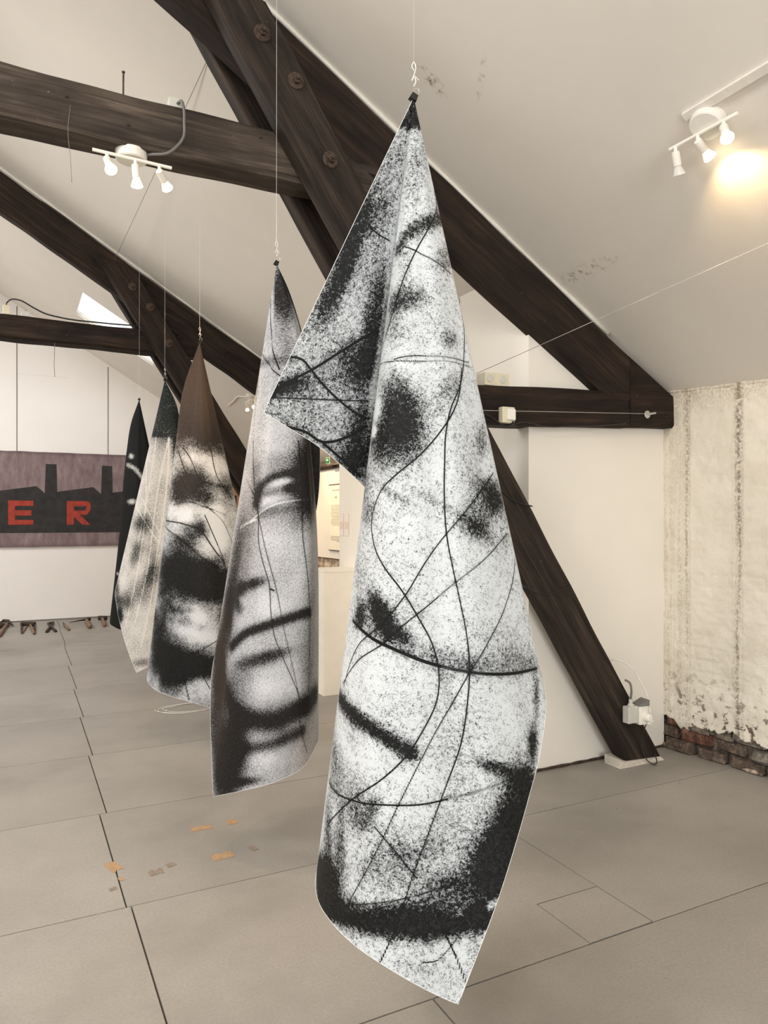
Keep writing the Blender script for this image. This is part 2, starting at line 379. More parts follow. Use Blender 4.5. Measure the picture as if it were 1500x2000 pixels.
# floor: boards a metre wide with recessed joints
floor = struct(MB().box((XL, Y0, -.12), (4.4, Y1, -.012)).build('floor', M['floor_gap']))
rows = [(-4.0, -3.04, .4), (-3.04, -2.04, 1.3), (-2.04, -1.04, .4), (-1.04, -.04, 1.2), (-.04, .96, .4), (.96, 1.96, 1.17), (1.96, 2.96, .407), (2.96, 3.96, .39), (3.96, 4.97, .425), (4.97, 5.97, .45), (5.97, 6.98, .475), (6.98, 8.12, .50), (8.12, 9.36, .535), (9.36, 9.65, .55), (9.65, 10.9, .56), (10.9, 11.9, .575)]
HATCH = (1.82, 2.125, 1.965, 2.255)
g = .003
def board(x0, x1, y0, y1, name='floor_board', gx=g):
    return MB().cbox((x0+gx, y0+g, -.022), (x1-gx, y1-g, 0), .0016).build(name, M['floor'], floor)
for k, (ya, yb, xs) in enumerate(rows):
    if abs(ya-1.96) < .01:
        board(-2.1, xs, ya, yb)
        # board cut round the small hatch
        h0, h1, h2, h3 = HATCH
        poly = [(xs+g, ya+g), (h0-g, ya+g), (h0-g, h3+g), (2.125, h3+g), (2.125, yb-g), (xs+g, yb-g)]
        v = [(x, y, 0) for x, y in poly]+[(x, y, -.022) for x, y in poly]; n = len(poly)
        MB().add(v, [tuple(range(n)), tuple(range(2*n-1, n-1, -1))]+[(i, i+n, (i+1) % n+n, (i+1) % n) for i in range(n)]).build('floor_board', M['floor'], floor)
        MB().cbox((h0+.002, h2+.002, -.022), (h1-.002, h3-.002, .0005), .0016).build('hatch_board', M['floor'], floor)
        board(2.128, 4.3, ya, yb); board(-4.4, -2.1, ya, yb); board(XL, -4.4, ya, yb); continue
    cuts = [XL, xs-4.6, xs-2.3, xs, xs+(1.75 if k % 2 else 1.95), 4.3] if ya < 3 else [XL, xs-4.6, xs-2.3, xs, xs+2.3, 4.3]
    if 2.9 < ya < 3.0: cuts = [XL, xs-4.6, xs-2.3, xs, 1.95, 4.3]
    for a, b_ in zip(cuts[:-1], cuts[1:]):
        if b_-a > .02: board(a, b_, ya, yb)

# right wall: old brick base, thick blistered paint above
RW = lambda y: 3.85+.08*(3.45-y) if y < 3.45 else 3.85
wr = MB()
vv = [Vector((RW(Y0)+.03, Y0, -.05)), Vector((RW(3.45)+.03, 3.45, -.05)), Vector((3.88, Y1, -.05))]
for a, b_ in zip(vv[:-1], vv[1:]):
    q = [a, b_, b_+Vector((.3, 0, 0)), a+Vector((.3, 0, 0))]; t = [p+Vector((0, 0, 2.52)) for p in q]
    wr.add(q+t, [(3, 2, 1, 0), (4, 5, 6, 7), (0, 1, 5, 4), (1, 2, 6, 5), (2, 3, 7, 6), (3, 0, 4, 7)])
wall_right = struct(wr.build('wall_right', M['mortar']))
ny, nz = 400, 250; ys = np.linspace(3.455, 0.2, ny)
pv = []; pf = []
for i, y in enumerate(ys):
    zb = .19+.045*mnoise.noise(Vector((y*4.2, 1.3, 0)))+.05*abs(mnoise.noise(Vector((y*9, 7.7, 0))))-.035*abs(mnoise.noise(Vector((y*21, 3.7, 0))))+.018*mnoise.noise(Vector((y*47, 2.7, 0)))+.007*mnoise.noise(Vector((y*130, 1.7, 0)))
    for j in range(nz):
        z = zb+(2.40-zb)*j/(nz-1)
        n1 = mnoise.fractal(Vector((y*5, z*7, 3)), 1., 2., 4)*.008
        n2 = mnoise.noise(Vector((y*26, z*34, 9)))*.0028
        course = (z/.077) % 1.0; sft = .5 if int(z/.077) % 2 else 0.; br = ((y/.23)+sft) % 1.0
        jn = max(0, 1-min(course, 1-course)/.16); jv = max(0, 1-min(br, 1-br)/.06)
        dep = max(jn, jv*.8)*.0045*max(0, .45+.9*mnoise.noise(Vector((y*3, z*3, 5))))*(1.0 if z < 1.2 else .45)
        lip = -.012*max(0, 1-(z-zb)/.02)*0
        pv.append((RW(y)-.016-n1-n2+dep+lip, y, z))
for i in range(ny-1):
    for j in range(nz-1):
        a = i*nz+j; pf.append((a, a+nz, a+nz+1, a+1))
# thickness of the paint skin at its broken lower edge
base = len(pv)
for i in range(ny):
    p = pv[i*nz]; pv.append((RW(ys[i])+.02, p[1], p[2]+.004))
for i in range(ny-1): pf.append((i*nz, base+i, base+i+1, (i+1)*nz))
pm = bpy.data.meshes.new('paint_skin'); pm.from_pydata(pv, [], pf); pm.update()
obj('paint_skin', pm, M['paint'], wall_right, True)
# paint behind the viewer and the boarded length beyond the partition
MB().add([(RW(.2)-.01, .2, .2), (RW(Y0)-.01, Y0, .2), (RW(Y0)-.01, Y0, 2.4), (RW(.2)-.01, .2, 2.4), (RW(.2)+.03, .2, .2), (RW(Y0)+.03, Y0, .2), (RW(Y0)+.03, Y0, 2.4), (RW(.2)+.03, .2, 2.4)],
         [(0, 1, 2, 3), (4, 7, 6, 5), (0, 4, 5, 1), (2, 6, 7, 3), (0, 3, 7, 4), (1, 5, 6, 2)]).build('paint_skin', M['paint'], wall_right)
brick_meshes = []
for k in range(7):
    rnd = random.Random(k); bm = bmesh.new(); bmesh.ops.create_cube(bm, size=1)
    for v in bm.verts: v.co = Vector((v.co.x*.10, v.co.y*.21, v.co.z*.064))
    bmesh.ops.bevel(bm, geom=bm.edges[:], offset=.009, segments=1, affect='EDGES')
    for v in bm.verts: v.co += Vector([rnd.uniform(-.011, .011) for _ in range(3)])
    me = bpy.data.meshes.new('brick'); bm.to_mesh(me); bm.free()
    me.materials.append(M['brick%d' % [0, 1, 2, 1, 2, 3, 0][k]]); brick_meshes.append(me)
for c in range(4):
    y = 3.44-(.0 if c % 2 else .11)
    while y > .2:
        me = brick_meshes[random.randrange(7)] if c > 0 else brick_meshes[random.choice([1, 2, 3, 4])]
        br = bpy.data.objects.new('brick', me); COL.objects.link(br); br.parent = wall_right
        proud = random.uniform(-.006, .010)+(.016 if c == 0 else (.006 if c == 1 else -.002))
        br.location = (RW(y)+.05-proud-.006, y, .036+c*.076+random.uniform(-.004, .004))
        br.rotation_euler = (random.uniform(-.03, .03), random.uniform(-.05, .05), .08+random.uniform(-.04, .04))
        br.scale = (1, random.uniform(.85, 1.02), random.uniform(.92, 1.06))
        y -= .232+random.uniform(-.01, .01)
# mortar and rubble slumped along the foot of the wall
for k in range(16):
    y = 3.42-k*.2+random.uniform(-.05, .05); r = random.uniform(.02, .04)
    bm = bmesh.new(); bmesh.ops.create_icosphere(bm, subdivisions=2, radius=1)
    for v in bm.verts:
        nn = 1+.35*mnoise.noise(v.co*1.7+Vector((k*3.1, 0, 0))); v.co = Vector((v.co.x*r*.7*nn, v.co.y*r*2.6*nn, max(-.2, v.co.z)*r*.8*nn))
    me = bpy.data.meshes.new('mortar_lump'); bm.to_mesh(me); bm.free()
    lump = obj('mortar_lump', me, M['mortar'] if k % 3 else M['brick3'], wall_right); lump.location = (RW(y)-.012, y, .012+random.choice([0, 0, .07, .15]))
# rubble strip and cornice line
trim = MB(); pts = [(RW(y)-.012+.006*mnoise.noise(Vector((y*9, 0, 0))), y, 2.335-.605*(RW(y)-3.85)+.004) for y in np.linspace(3.45, .2, 50)]
trim.tube(pts, [.010+.006*mnoise.noise(Vector((p[1]*13, 4, 0))) for p in pts], 7)
o = struct(trim.build('trim_1', M['paint'], None, True))
far_board = MB().box((3.825, 6.3, .98), (3.885, 11.88, 2.19)).build('wall_board', M['white_wall'], wall_right)
MB().box((3.868, 6.26, 0), (3.885, 11.88, .98)).build('brick_course', M['brickwall'], wall_right)
MB().box((3.78, 6.28, 2.19), (3.9, 11.88, 2.225)).build('wall_plate', M['wood_brown'], wall_right)

# white partition block behind the near truss
part = MB(); PX, PY0, PY1 = 2.72, 3.45, 6.26
part.prism([(PX, -.02), (3.84, -.02), (3.84, ROOF(3.84)+.03), (PX, ROOF(PX)+.03)], PY0, PY1)
wall_part = struct(part.build('wall_partition', M['white_wall']))
mb = MB(); ptsb = [(x, PY0-.008+.004*mnoise.noise(Vector((x*20, 0, 0))), .008) for x in np.linspace(PX, 3.83, 40)]
mb.tube(ptsb, [.008+.005*mnoise.noise(Vector((x[0]*15, 3, 0))) for x in ptsb], 6); struct(mb.build('baseboard_partition', M['rust'], None))

# ---------------------------------------------------------------- hewn trusses
def beam(name, top, bot, y0, y1, mat, parent, amp=.007, step=.05, cham=.016, seed=0, bow=0., wav=.0):
    """timber lying in an x-z plane between two edge lines, from y0 to y1"""
    top = [Vector((a, 0, b)) for a, b in top]; bot = [Vector((a, 0, b)) for a, b in bot]
    Ln = ((top[1]-top[0]).length+(bot[1]-bot[0]).length)/2; n = max(2, int(Ln/step))
    V = []; Gr = []; m = 12
    for i in range(n+1):
        t = i/n; T = top[0].lerp(top[1], t); B = bot[0].lerp(bot[1], t); ax = (T-B); hgt = ax.length; u = ax/hgt
        bo = u*bow*math.sin(math.pi*t); c = cham/hgt; d = cham
        ring = [(0, d, 1-0.), (c, 0, 0)]
        prof = [(c, 0.), (.33, 0.), (.67, 0.), (1-c, 0.), (1., d), (1., .5), (1., -d), (1-c, 1.), (.6, 1.), (c, 1.), (0., -d), (0., d)]
        for (h_, q) in prof:
            yy = y0 if q == 0. else (y1 if q == 1. else (y0+q if q == d else (y1+q if q == -d else (y0+y1)/2)))
            p = B+ax*h_+bo; p.y = yy
            s = Vector((t*Ln*3+seed*13.1, h_*3+seed, yy*6))
            p += Vector((mnoise.noise(s), .6*mnoise.noise(s+Vector((9, 0, 0))), mnoise.noise(s+Vector((0, 9, 0)))))*amp
            p += u*mnoise.noise(Vector((t*Ln*1.1+seed*7, seed, h_)))*wav
            V.append(p); Gr.append((t*Ln+seed*3.7, h_*hgt+seed*1.3, yy))
    F = [(i*m+j, i*m+(j+1) % m, (i+1)*m+(j+1) % m, (i+1)*m+j) for i in range(n) for j in range(m)]
    F += [tuple(range(m))[::-1], tuple(n*m+j for j in range(m))]
    mb = MB().add(V, F); me = mb.mesh(name)
    at = me.attributes.new('grain', 'FLOAT_VECTOR', 'POINT'); at.data.foreach_set('vector', [c for g_ in Gr for c in g_])
    return obj(name, me, mat, parent)
def bolt(x, z, y, parent, r=.040):
    R_ = Matrix.Translation((x, y, z)) @ Matrix.Rotation(math.pi/2, 4, 'X')
    b = MB().lathe([(r, 0), (r*1.02, .004), (r*.92, .008), (.014, .009)], 18, R_).build('bolt', M['rust'], parent)
    MB().lathe([(.020, .008), (.020, .024), (.016, .027)], 6, R_).lathe([(.010, .02), (.010, .042), (.006, .045)], 10, R_).build('nut', M['rust'], b)
RT = lambda x: ROOF(x)-.045                       # rafter top
def truss(y, label, far=False):
    e = tag(empty('roof_truss', (0, 0, 0)), label, 'roof truss')
    W = M['wood_brown'] if far else M['wood1']; WR = M['wood_brown']
    sd = 5 if far else 0
    c0, c1, f0, r1 = y, y+.20, y-.10, y+.30      # core faces, front leaf, rear leaf
    th = .385
    beam('rafter', [(3.60, RT(3.60)), (RIDGE_X+.02, RT(RIDGE_X+.02))], [(3.40, RT(3.40)-th), (RIDGE_X+.02, RT(RIDGE_X)-th)], c0, c0+.12, WR if not far else W, e, .009, seed=1+sd, wav=.012)
    LX = lambda x: 2*RIDGE_X-x
    beam('rafter', [(LX(3.60), RT(3.60)), (LX(RIDGE_X+.02), RT(RIDGE_X+.02))], [(LX(3.40), RT(3.40)-th), (LX(RIDGE_X+.02), RT(RIDGE_X)-th)], c0, c1, W, e, .009, seed=2+sd)
    beam('collar_beam', [(-3.45, 3.39), (1.72, 3.385)], [(-3.45, 3.17), (1.72, 3.165)], c0, c1, M['collar1'] if not far else W, e, .010, seed=3+sd, wav=.014, cham=.02)
    sl = lambda z, off: 1.454+off+(2.884-z)/1.54   # x on the strut edges at height z
    beam('strut', [(sl(3.93, .285), 3.93-.02), (sl(.015, .30), .015)], [(sl(4.06, 0), 4.02), (sl(.035, 0), .035)], f0, c0, W if far else M['wood1'], e, .006, seed=4+sd, cham=.012)
    zr = .03 if far else 1.0                     # the near rear leaf runs into the partition
    beam('strut', [(sl(3.9, .285), 3.9), (sl(zr, .285), zr)], [(sl(4.0, 0), 4.0), (sl(zr, 0), zr)], c1, r1, W, e, .006, seed=6+sd, cham=.012)
    if not far: beam('tie_beam', [(2.05, 2.245), (3.45, 2.305)], [(2.02, 2.015), (3.45, 2.085)], c0, c1, WR, e, .006, seed=7+sd, wav=.006)
    beam('end_block', [(3.455, RT(3.45)-.005), (3.83, RT(3.83)+.01)], [(3.455, 2.085), (3.84, 2.10)], c0-.004, c1, WR, e, .006, seed=8+sd)
    for (bx, bz) in ((1.03, 3.762), (1.196, 3.586), (1.373, 3.251)): bolt(bx, bz, f0, e)
    for (bx, bz, yy) in ((.2, 3.3, c0), (.45, 3.24, c0), (1.05, 3.33, c0), (2.0, 3.2, c0), (2.6, 2.8, c0), (3.5, 2.28, c0)):
        MB().lathe([(.006, 0), (.006, .01), (.003, .012)], 8, Matrix.Translation((bx, yy, bz)) @ Matrix.Rotation(math.pi/2, 4, 'X')).build('nail', M['rust'], e)
    # plaster packing between rafter and ceiling
    pk = MB(); xs_ = np.linspace(3.3, -.9, 30)
    pk.tube([(x, c0+.035, ROOF(x)-.012) for x in xs_], [.012+.008*mnoise.noise(Vector((x*4, y, 0))) for x in xs_], 7)
    pk.build('plaster_fillet', M['trim_white'], e, True)
    return e
t1 = truss(3.37, 'near dark hewn roof truss with bolted diagonal strut running down to the floor')
t2 = truss(7.50, 'far dark brown roof truss in front of the bright skylight', True)
# foot of the near strut, wrapped in clear film
ft = MB().add([(3.25, 3.25, .0), (3.62, 3.25, .0), (3.66, 3.38, .0), (3.25, 3.38, .0), (3.29, 3.258, .035), (3.60, 3.262, .02), (3.63, 3.37, .02), (3.24, 3.37, .06)],
              [(0, 3, 2, 1), (4, 5, 6, 7), (0, 1, 5, 4), (1, 2, 6, 5), (2, 3, 7, 6), (3, 0, 4, 7)])

# ---------------------------------------------------------------- printed banners
def sheet_grid(rays, corner, nu, nv):
    """rays: per control a list of points (right, away, up) below the hanging point, last one on the sheet's cut edge.
    Returns P[nu,nv,3] local positions and Q[nu,nv,2] flattened sheet coordinates (metres)."""
    t=np.linspace(.005,1,nv)
    L=np.array([np.linalg.norm(r[-1]) for r in rays]); G=[]
    for r,l in zip(rays,L):
        pts=[(0,0,0)]+list(r); z=np.array([p[2] for p in pts]); tt=z/z[-1]
        G.append(cr_spline(tt,np.array(pts)/l,t) if len(pts)>2 else t[:,None]*np.array(pts[-1])[None]/l)
    G=np.array(G); E=G[:,-1]
    ds=np.linalg.norm(np.diff(E,axis=0),axis=1)+.02
    S=np.concatenate([[0],np.cumsum(ds)]); sc=S[corner]
    sd=np.linspace(0,S[-1],2000); jj=[int(nv*q)-1 for q in (.25,.4,.55,.7,.85,1)]   # even spacing by angle
    gd=cr_spline(S,G[:,jj],sd); gd=gd/np.linalg.norm(gd,axis=2,keepdims=True)
    td=np.concatenate([[0],np.cumsum(np.linalg.norm(np.diff(gd,axis=0),axis=2).mean(1)+1e-6)])
    tc=np.interp(sc,sd,td); n1=max(2,int(round(nu*tc/td[-1])))
    s=np.concatenate([np.interp(np.linspace(0,tc,n1),td,sd),np.interp(np.linspace(tc,td[-1],nu-n1+1)[1:],td,sd)]); s[n1-1]=sc
    g=cr_spline(S,G,s)
    l=np.empty(len(s))
    l[:n1]=cr_spline(S[:corner+1],L[:corner+1],s[:n1]); l[n1:]=cr_spline(S[corner:],L[corner:],s[n1:])
    P=g*l[:,None,None]
    th=np.interp(s,sd,td)
    r=t[None,:]*l[:,None]
    Q=np.stack([r*np.cos(th)[:,None],r*np.sin(th)[:,None]],-1)
    return P,Q

BANNERS = {}
BANNERS['b1'] = dict(
    apex=(0.996,1.772,2.68),
    corner=12,
    nu=760,
    nv=720,
    rays=[[(-0.4158,-0.02,-0.8826)],[(-0.3433,0.0,-0.9268)],[(-0.2687,0.03,-0.9724)],[(-0.149,0.1,-1.0749)],[(-0.0044,0.2,-1.2114)],[(0.1601,0.27,-1.3826)],[(0.2962,0.26,-1.5269)],[(0.3785,0.19,-1.6258)],[(0.3913,0.1,-1.7008)],[(0.3561,0.02,-1.8444)],[(0.3105,-0.05,-1.9403)],[(0.2316,-0.13,-2.1238)],[(0.1071,-0.17,-2.4211)],[(0.0208,-0.19,-2.3689)],[(-0.07,-0.19,-2.317)],[(-0.1488,-0.16,-2.2829)],[(-0.2128,-0.09,-2.2667)],[(-0.2632,0.0,-2.2527)],[(-0.2812,0.07,-2.2379)],[(-0.2796,0.15,-2.2091)],[(-0.2429,0.24,-2.1476)],[(-0.165,0.3,-2.0582)]],
    base=0.2,
    blobs=[(0.0918,0.1354,0.0265,0.028,-0.0205,0.0531,0.16),(0.1156,0.2412,0.0277,0.0348,-0.0099,0.0654,0.14),(0.335,0.5162,0.0368,0.0269,-0.0214,0.0508,0.1),(0.2053,0.4407,0.0232,0.0207,-0.0077,0.0386,0.25),(0.2538,0.6047,0.0403,0.0298,-0.0084,0.0513,0.18),(0.4672,0.7199,0.0367,0.0198,-0.0209,0.0374,0.12),(0.6541,0.852,0.0346,0.0239,-0.0238,0.0527,0.18),(0.4127,1.2223,0.0556,0.0715,-0.0248,0.0788,0.2),(0.4596,1.0109,0.0791,-0.0012,0.0021,0.0111,0.25),(0.5687,0.9754,0.0853,-0.0006,-0.0013,0.0114,0.2),(0.6744,1.3249,0.0292,0.0022,-0.0043,0.0159,0.4),(0.7459,0.979,0.0714,-0.0086,-0.0058,0.0269,0.3),(0.8545,0.9098,0.0274,0.0178,-0.0179,0.0593,0.25),(0.9888,1.1989,0.0825,0.0152,-0.0396,0.0394,0.12),(1.053,1.0492,-0.0026,0.0188,0.0053,0.0909,0.2),(0.6478,1.627,0.0282,0.0282,-0.0206,0.0455,0.2),(0.7882,1.8125,0.0303,0.0192,-0.0253,0.0334,0.3),(0.8128,1.7703,0.0191,0.0063,-0.0063,0.0545,0.25),(0.7998,1.6454,0.0422,0.0222,-0.0708,0.0127,0.1),(0.7524,1.9101,0.0196,0.0417,-0.018,0.0657,0.4),(0.994,1.7492,0.038,0.0393,-0.0685,0.0156,0.15),(1.0108,1.6288,0.0445,0.0453,-0.0665,0.0278,0.18),(1.121,2.0508,0.0813,0.0025,-0.0072,0.0242,0.1),(1.2269,1.9529,0.0191,0.0177,-0.0095,0.0337,0.25),(0.3018,0.3422,0.0305,0.0157,-0.0342,0.0366,0.4),(0.2452,0.5213,0.0478,0.022,-0.0278,0.028,0.6),(0.3707,0.7959,0.0522,0.0467,-0.033,0.0585,0.75),(0.3686,0.9111,0.0677,0.0333,-0.0228,0.0558,0.65),(0.4383,0.8494,0.0364,0.0261,-0.0197,0.0492,0.45),(0.2659,0.8327,0.0399,-0.007,-0.0012,0.0261,-0.7),(0.297,0.8904,0.0191,0.0075,-0.006,0.0111,-1.5),(0.416,0.5502,0.0247,0.0102,-0.0218,0.0217,0.4),(0.4775,0.6589,0.0293,0.0159,-0.0225,0.0328,0.35),(0.752,0.8494,0.0369,0.0475,-0.0416,0.0222,0.85),(0.645,0.7313,0.0242,0.0201,-0.0186,0.0493,0.3),(0.6217,0.6195,0.0048,0.0232,0.0009,0.0382,0.4),(0.7257,0.9562,0.0365,0.0484,-0.0478,0.0202,0.35),(0.3895,1.1,0.0415,0.022,-0.0162,0.03,0.3),(0.3137,1.0486,0.0607,0.0285,-0.0289,0.0348,0.35),(0.5883,1.3066,0.0174,0.0588,-0.0244,0.0287,0.95),(0.5182,1.3443,0.0237,0.0187,-0.0131,0.0294,0.5),(0.4771,1.6273,-0.0044,0.0277,0.0005,0.03,0.6),(0.6146,1.7874,0.044,0.0544,-0.0358,0.061,0.4),(0.7441,1.7824,0.0442,0.0335,-0.0368,0.0556,0.25),(1.1914,1.6312,0.0801,0.0147,-0.0143,0.1273,1.05),(1.0627,1.5186,0.0586,0.0023,-0.0105,0.0181,0.6),(1.1784,1.4022,0.0243,0.0149,-0.009,0.0441,0.8),(1.1705,1.5074,0.0544,0.0125,-0.0191,0.0293,0.45),(1.1738,1.7379,0.0715,0.0353,-0.0305,0.0686,0.7),(1.0983,1.8448,0.0983,0.0274,-0.0624,0.0346,0.5),(1.2129,1.854,0.049,0.013,-0.0235,0.0249,0.6),(0.7491,2.067,0.0534,0.0615,-0.0606,0.0362,1.2),(1.0175,1.9369,0.1123,0.0106,-0.0549,0.0199,0.5),(0.9174,1.8611,0.0964,0.0298,-0.0596,0.0557,0.28),(1.2094,1.8339,0.014,0.0091,-0.0193,0.0055,-0.7),(1.154,1.8905,0.0295,-0.0011,0.0038,0.0063,-0.5),(0.8736,1.3571,0.0486,0.0374,-0.0255,0.071,0.08),(0.8387,1.3913,0.0114,0.0403,-0.0119,0.0357,0.25),(1.1563,1.2775,0.0152,0.0197,-0.0064,0.0535,0.5),(0.6771,1.946,0.0263,0.0516,-0.0245,0.0602,0.4),(0.5472,0.0333,-0.0027,0.1076,0.0253,0.0027,0.55),(0.411,0.0076,-0.0038,0.1,0.0307,0.0059,0.45),(0.6171,0.1784,-0.0124,0.1228,0.0295,0.0403,0.5),(0.34,0.0466,-0.0097,0.0714,0.0426,0.0067,0.2),(0.7293,0.1821,-0.0264,0.0574,0.0486,0.0291,0.35),(0.9131,0.3027,-0.0216,0.0925,0.0442,0.0473,0.5),(0.881,0.0324,-0.0384,0.0148,0.0426,0.0127,0.5),(0.9908,0.2964,0.0058,0.0356,0.0475,-0.0069,0.4),(0.5902,0.1121,-0.0085,0.0576,0.0439,0.0053,-0.1)],
    strokes=[([(0.1555,0.4011),(0.1699,0.3596),(0.1942,0.3143),(0.2427,0.2428)],0.0215,0.6),([(0.5146,1.3648),(0.6463,1.3548),(0.7776,1.3394),(0.9162,1.2941),(1.1051,1.1985)],0.0286,0.3),([(0.5255,1.6147),(0.6319,1.5956),(0.7199,1.5834),(0.7846,1.5843),(0.8327,1.5851)],0.0215,0.85),([(0.6804,2.0908),(0.7859,2.096),(0.9098,2.0306),(0.998,1.9878),(1.096,1.9452),(1.197,1.8823)],0.0286,1.0)],
    lines=[([(0.1815,0.1869),(0.2071,0.2197),(0.2135,0.3016),(0.2133,0.3885),(0.2184,0.4666),(0.2254,0.5541),(0.223,0.6261),(0.2038,0.6997)],0.0037),([(0.1791,0.392),(0.2181,0.3887),(0.2736,0.3835),(0.338,0.3666)],0.0037),([(0.2987,0.6834),(0.3606,0.6428),(0.4247,0.6069),(0.5064,0.5574)],0.0034),([(0.2104,0.7176),(0.3429,0.6706),(0.4161,0.626),(0.5177,0.5636)],0.0029),([(0.3357,0.3358),(0.4188,0.4173),(0.4748,0.5303),(0.5022,0.6418),(0.504,0.7288),(0.5253,0.7998),(0.5561,0.8639),(0.5935,0.9371),(0.6587,1.0442),(0.7111,1.1092),(0.7745,1.1839),(0.8251,1.2462),(0.8707,1.3151),(0.9096,1.4016),(0.9439,1.5024),(0.9597,1.6255),(0.9687,1.7341),(0.9792,1.8393),(1.0038,1.9993),(1.0082,2.0839)],0.004),([(0.4883,0.5965),(0.5128,0.6887),(0.5114,0.7755),(0.488,0.885),(0.4542,0.9659),(0.4282,1.0311),(0.4351,1.1104),(0.4793,1.16),(0.5399,1.1934),(0.616,1.2268),(0.692,1.2715),(0.756,1.3133),(0.8028,1.3655),(0.8346,1.4377),(0.8355,1.5086),(0.8243,1.6047),(0.7982,1.6811),(0.7441,1.7824),(0.6693,1.935)],0.0043),([(0.7289,0.7876),(0.6798,0.9272),(0.6511,1.0406),(0.636,1.1337),(0.6289,1.2355),(0.6039,1.3413),(0.5553,1.425),(0.5407,1.5005),(0.5391,1.5679)],0.0037),([(0.8562,0.9116),(0.7914,1.0309),(0.7424,1.1213),(0.6997,1.2208),(0.6627,1.3018),(0.6384,1.3705),(0.5758,1.4616),(0.5291,1.5668)],0.0037),([(0.9202,0.9548),(0.9296,1.0346),(0.9183,1.1218),(0.8923,1.2457),(0.8802,1.3241),(0.8748,1.4331),(0.8666,1.538),(0.8651,1.6542),(0.867,1.7428),(0.8705,1.8162),(0.8681,1.9569),(0.862,2.0227)],0.0034),([(0.5948,1.8508),(0.6763,1.824),(0.7648,1.7766),(0.8443,1.7288),(0.9156,1.6898),(0.9853,1.6412),(1.0601,1.5759),(1.182,1.4768)],0.0046),([(0.862,2.0227),(0.947,1.9481),(1.0309,1.8778),(1.128,1.7955),(1.1671,1.7557)],0.0029),([(0.8375,1.7979),(0.9099,1.8206),(0.9914,1.8539)],0.0037),([(1.18,1.8405),(1.1703,1.9094),(1.1578,1.9693),(1.1351,2.0145),(1.1051,2.0305)],0.0034),([(1.1315,1.949),(1.1826,1.9864),(1.2336,2.0294)],0.0043),([(0.4912,1.3871),(0.5854,1.3809),(0.6697,1.3713),(0.7573,1.3615),(0.8545,1.3382),(0.9423,1.3053),(1.0378,1.2582),(1.1329,1.2018)],0.0093),([(0.9124,0.0),(0.8683,0.0272),(0.8086,0.0701),(0.7338,0.1157),(0.6728,0.1536),(0.6245,0.1868)],0.0072),([(0.9299,0.0),(0.89,0.0147),(0.8578,0.0458)],0.0114),([(0.8057,0.0),(0.7972,0.0323),(0.8078,0.061),(0.8275,0.104),(0.8486,0.1725),(0.8583,0.2481),(0.8559,0.2785)],0.0064),([(0.9326,0.0),(0.9002,0.0664),(0.8513,0.173),(0.8107,0.2555)],0.0034),([(0.9833,0.0743),(0.9731,0.1333),(0.9782,0.1764),(0.9299,0.2467),(0.8758,0.285)],0.0079),([(0.9785,0.1858),(0.9971,0.2646),(1.0147,0.3322)],0.0072),([(0.376,0.0396),(0.3828,0.0683),(0.3804,0.1107)],0.0043)],
    white=[],
    cap=0.1,
    brown=[],
    flap=(0.3164,0.46),
)
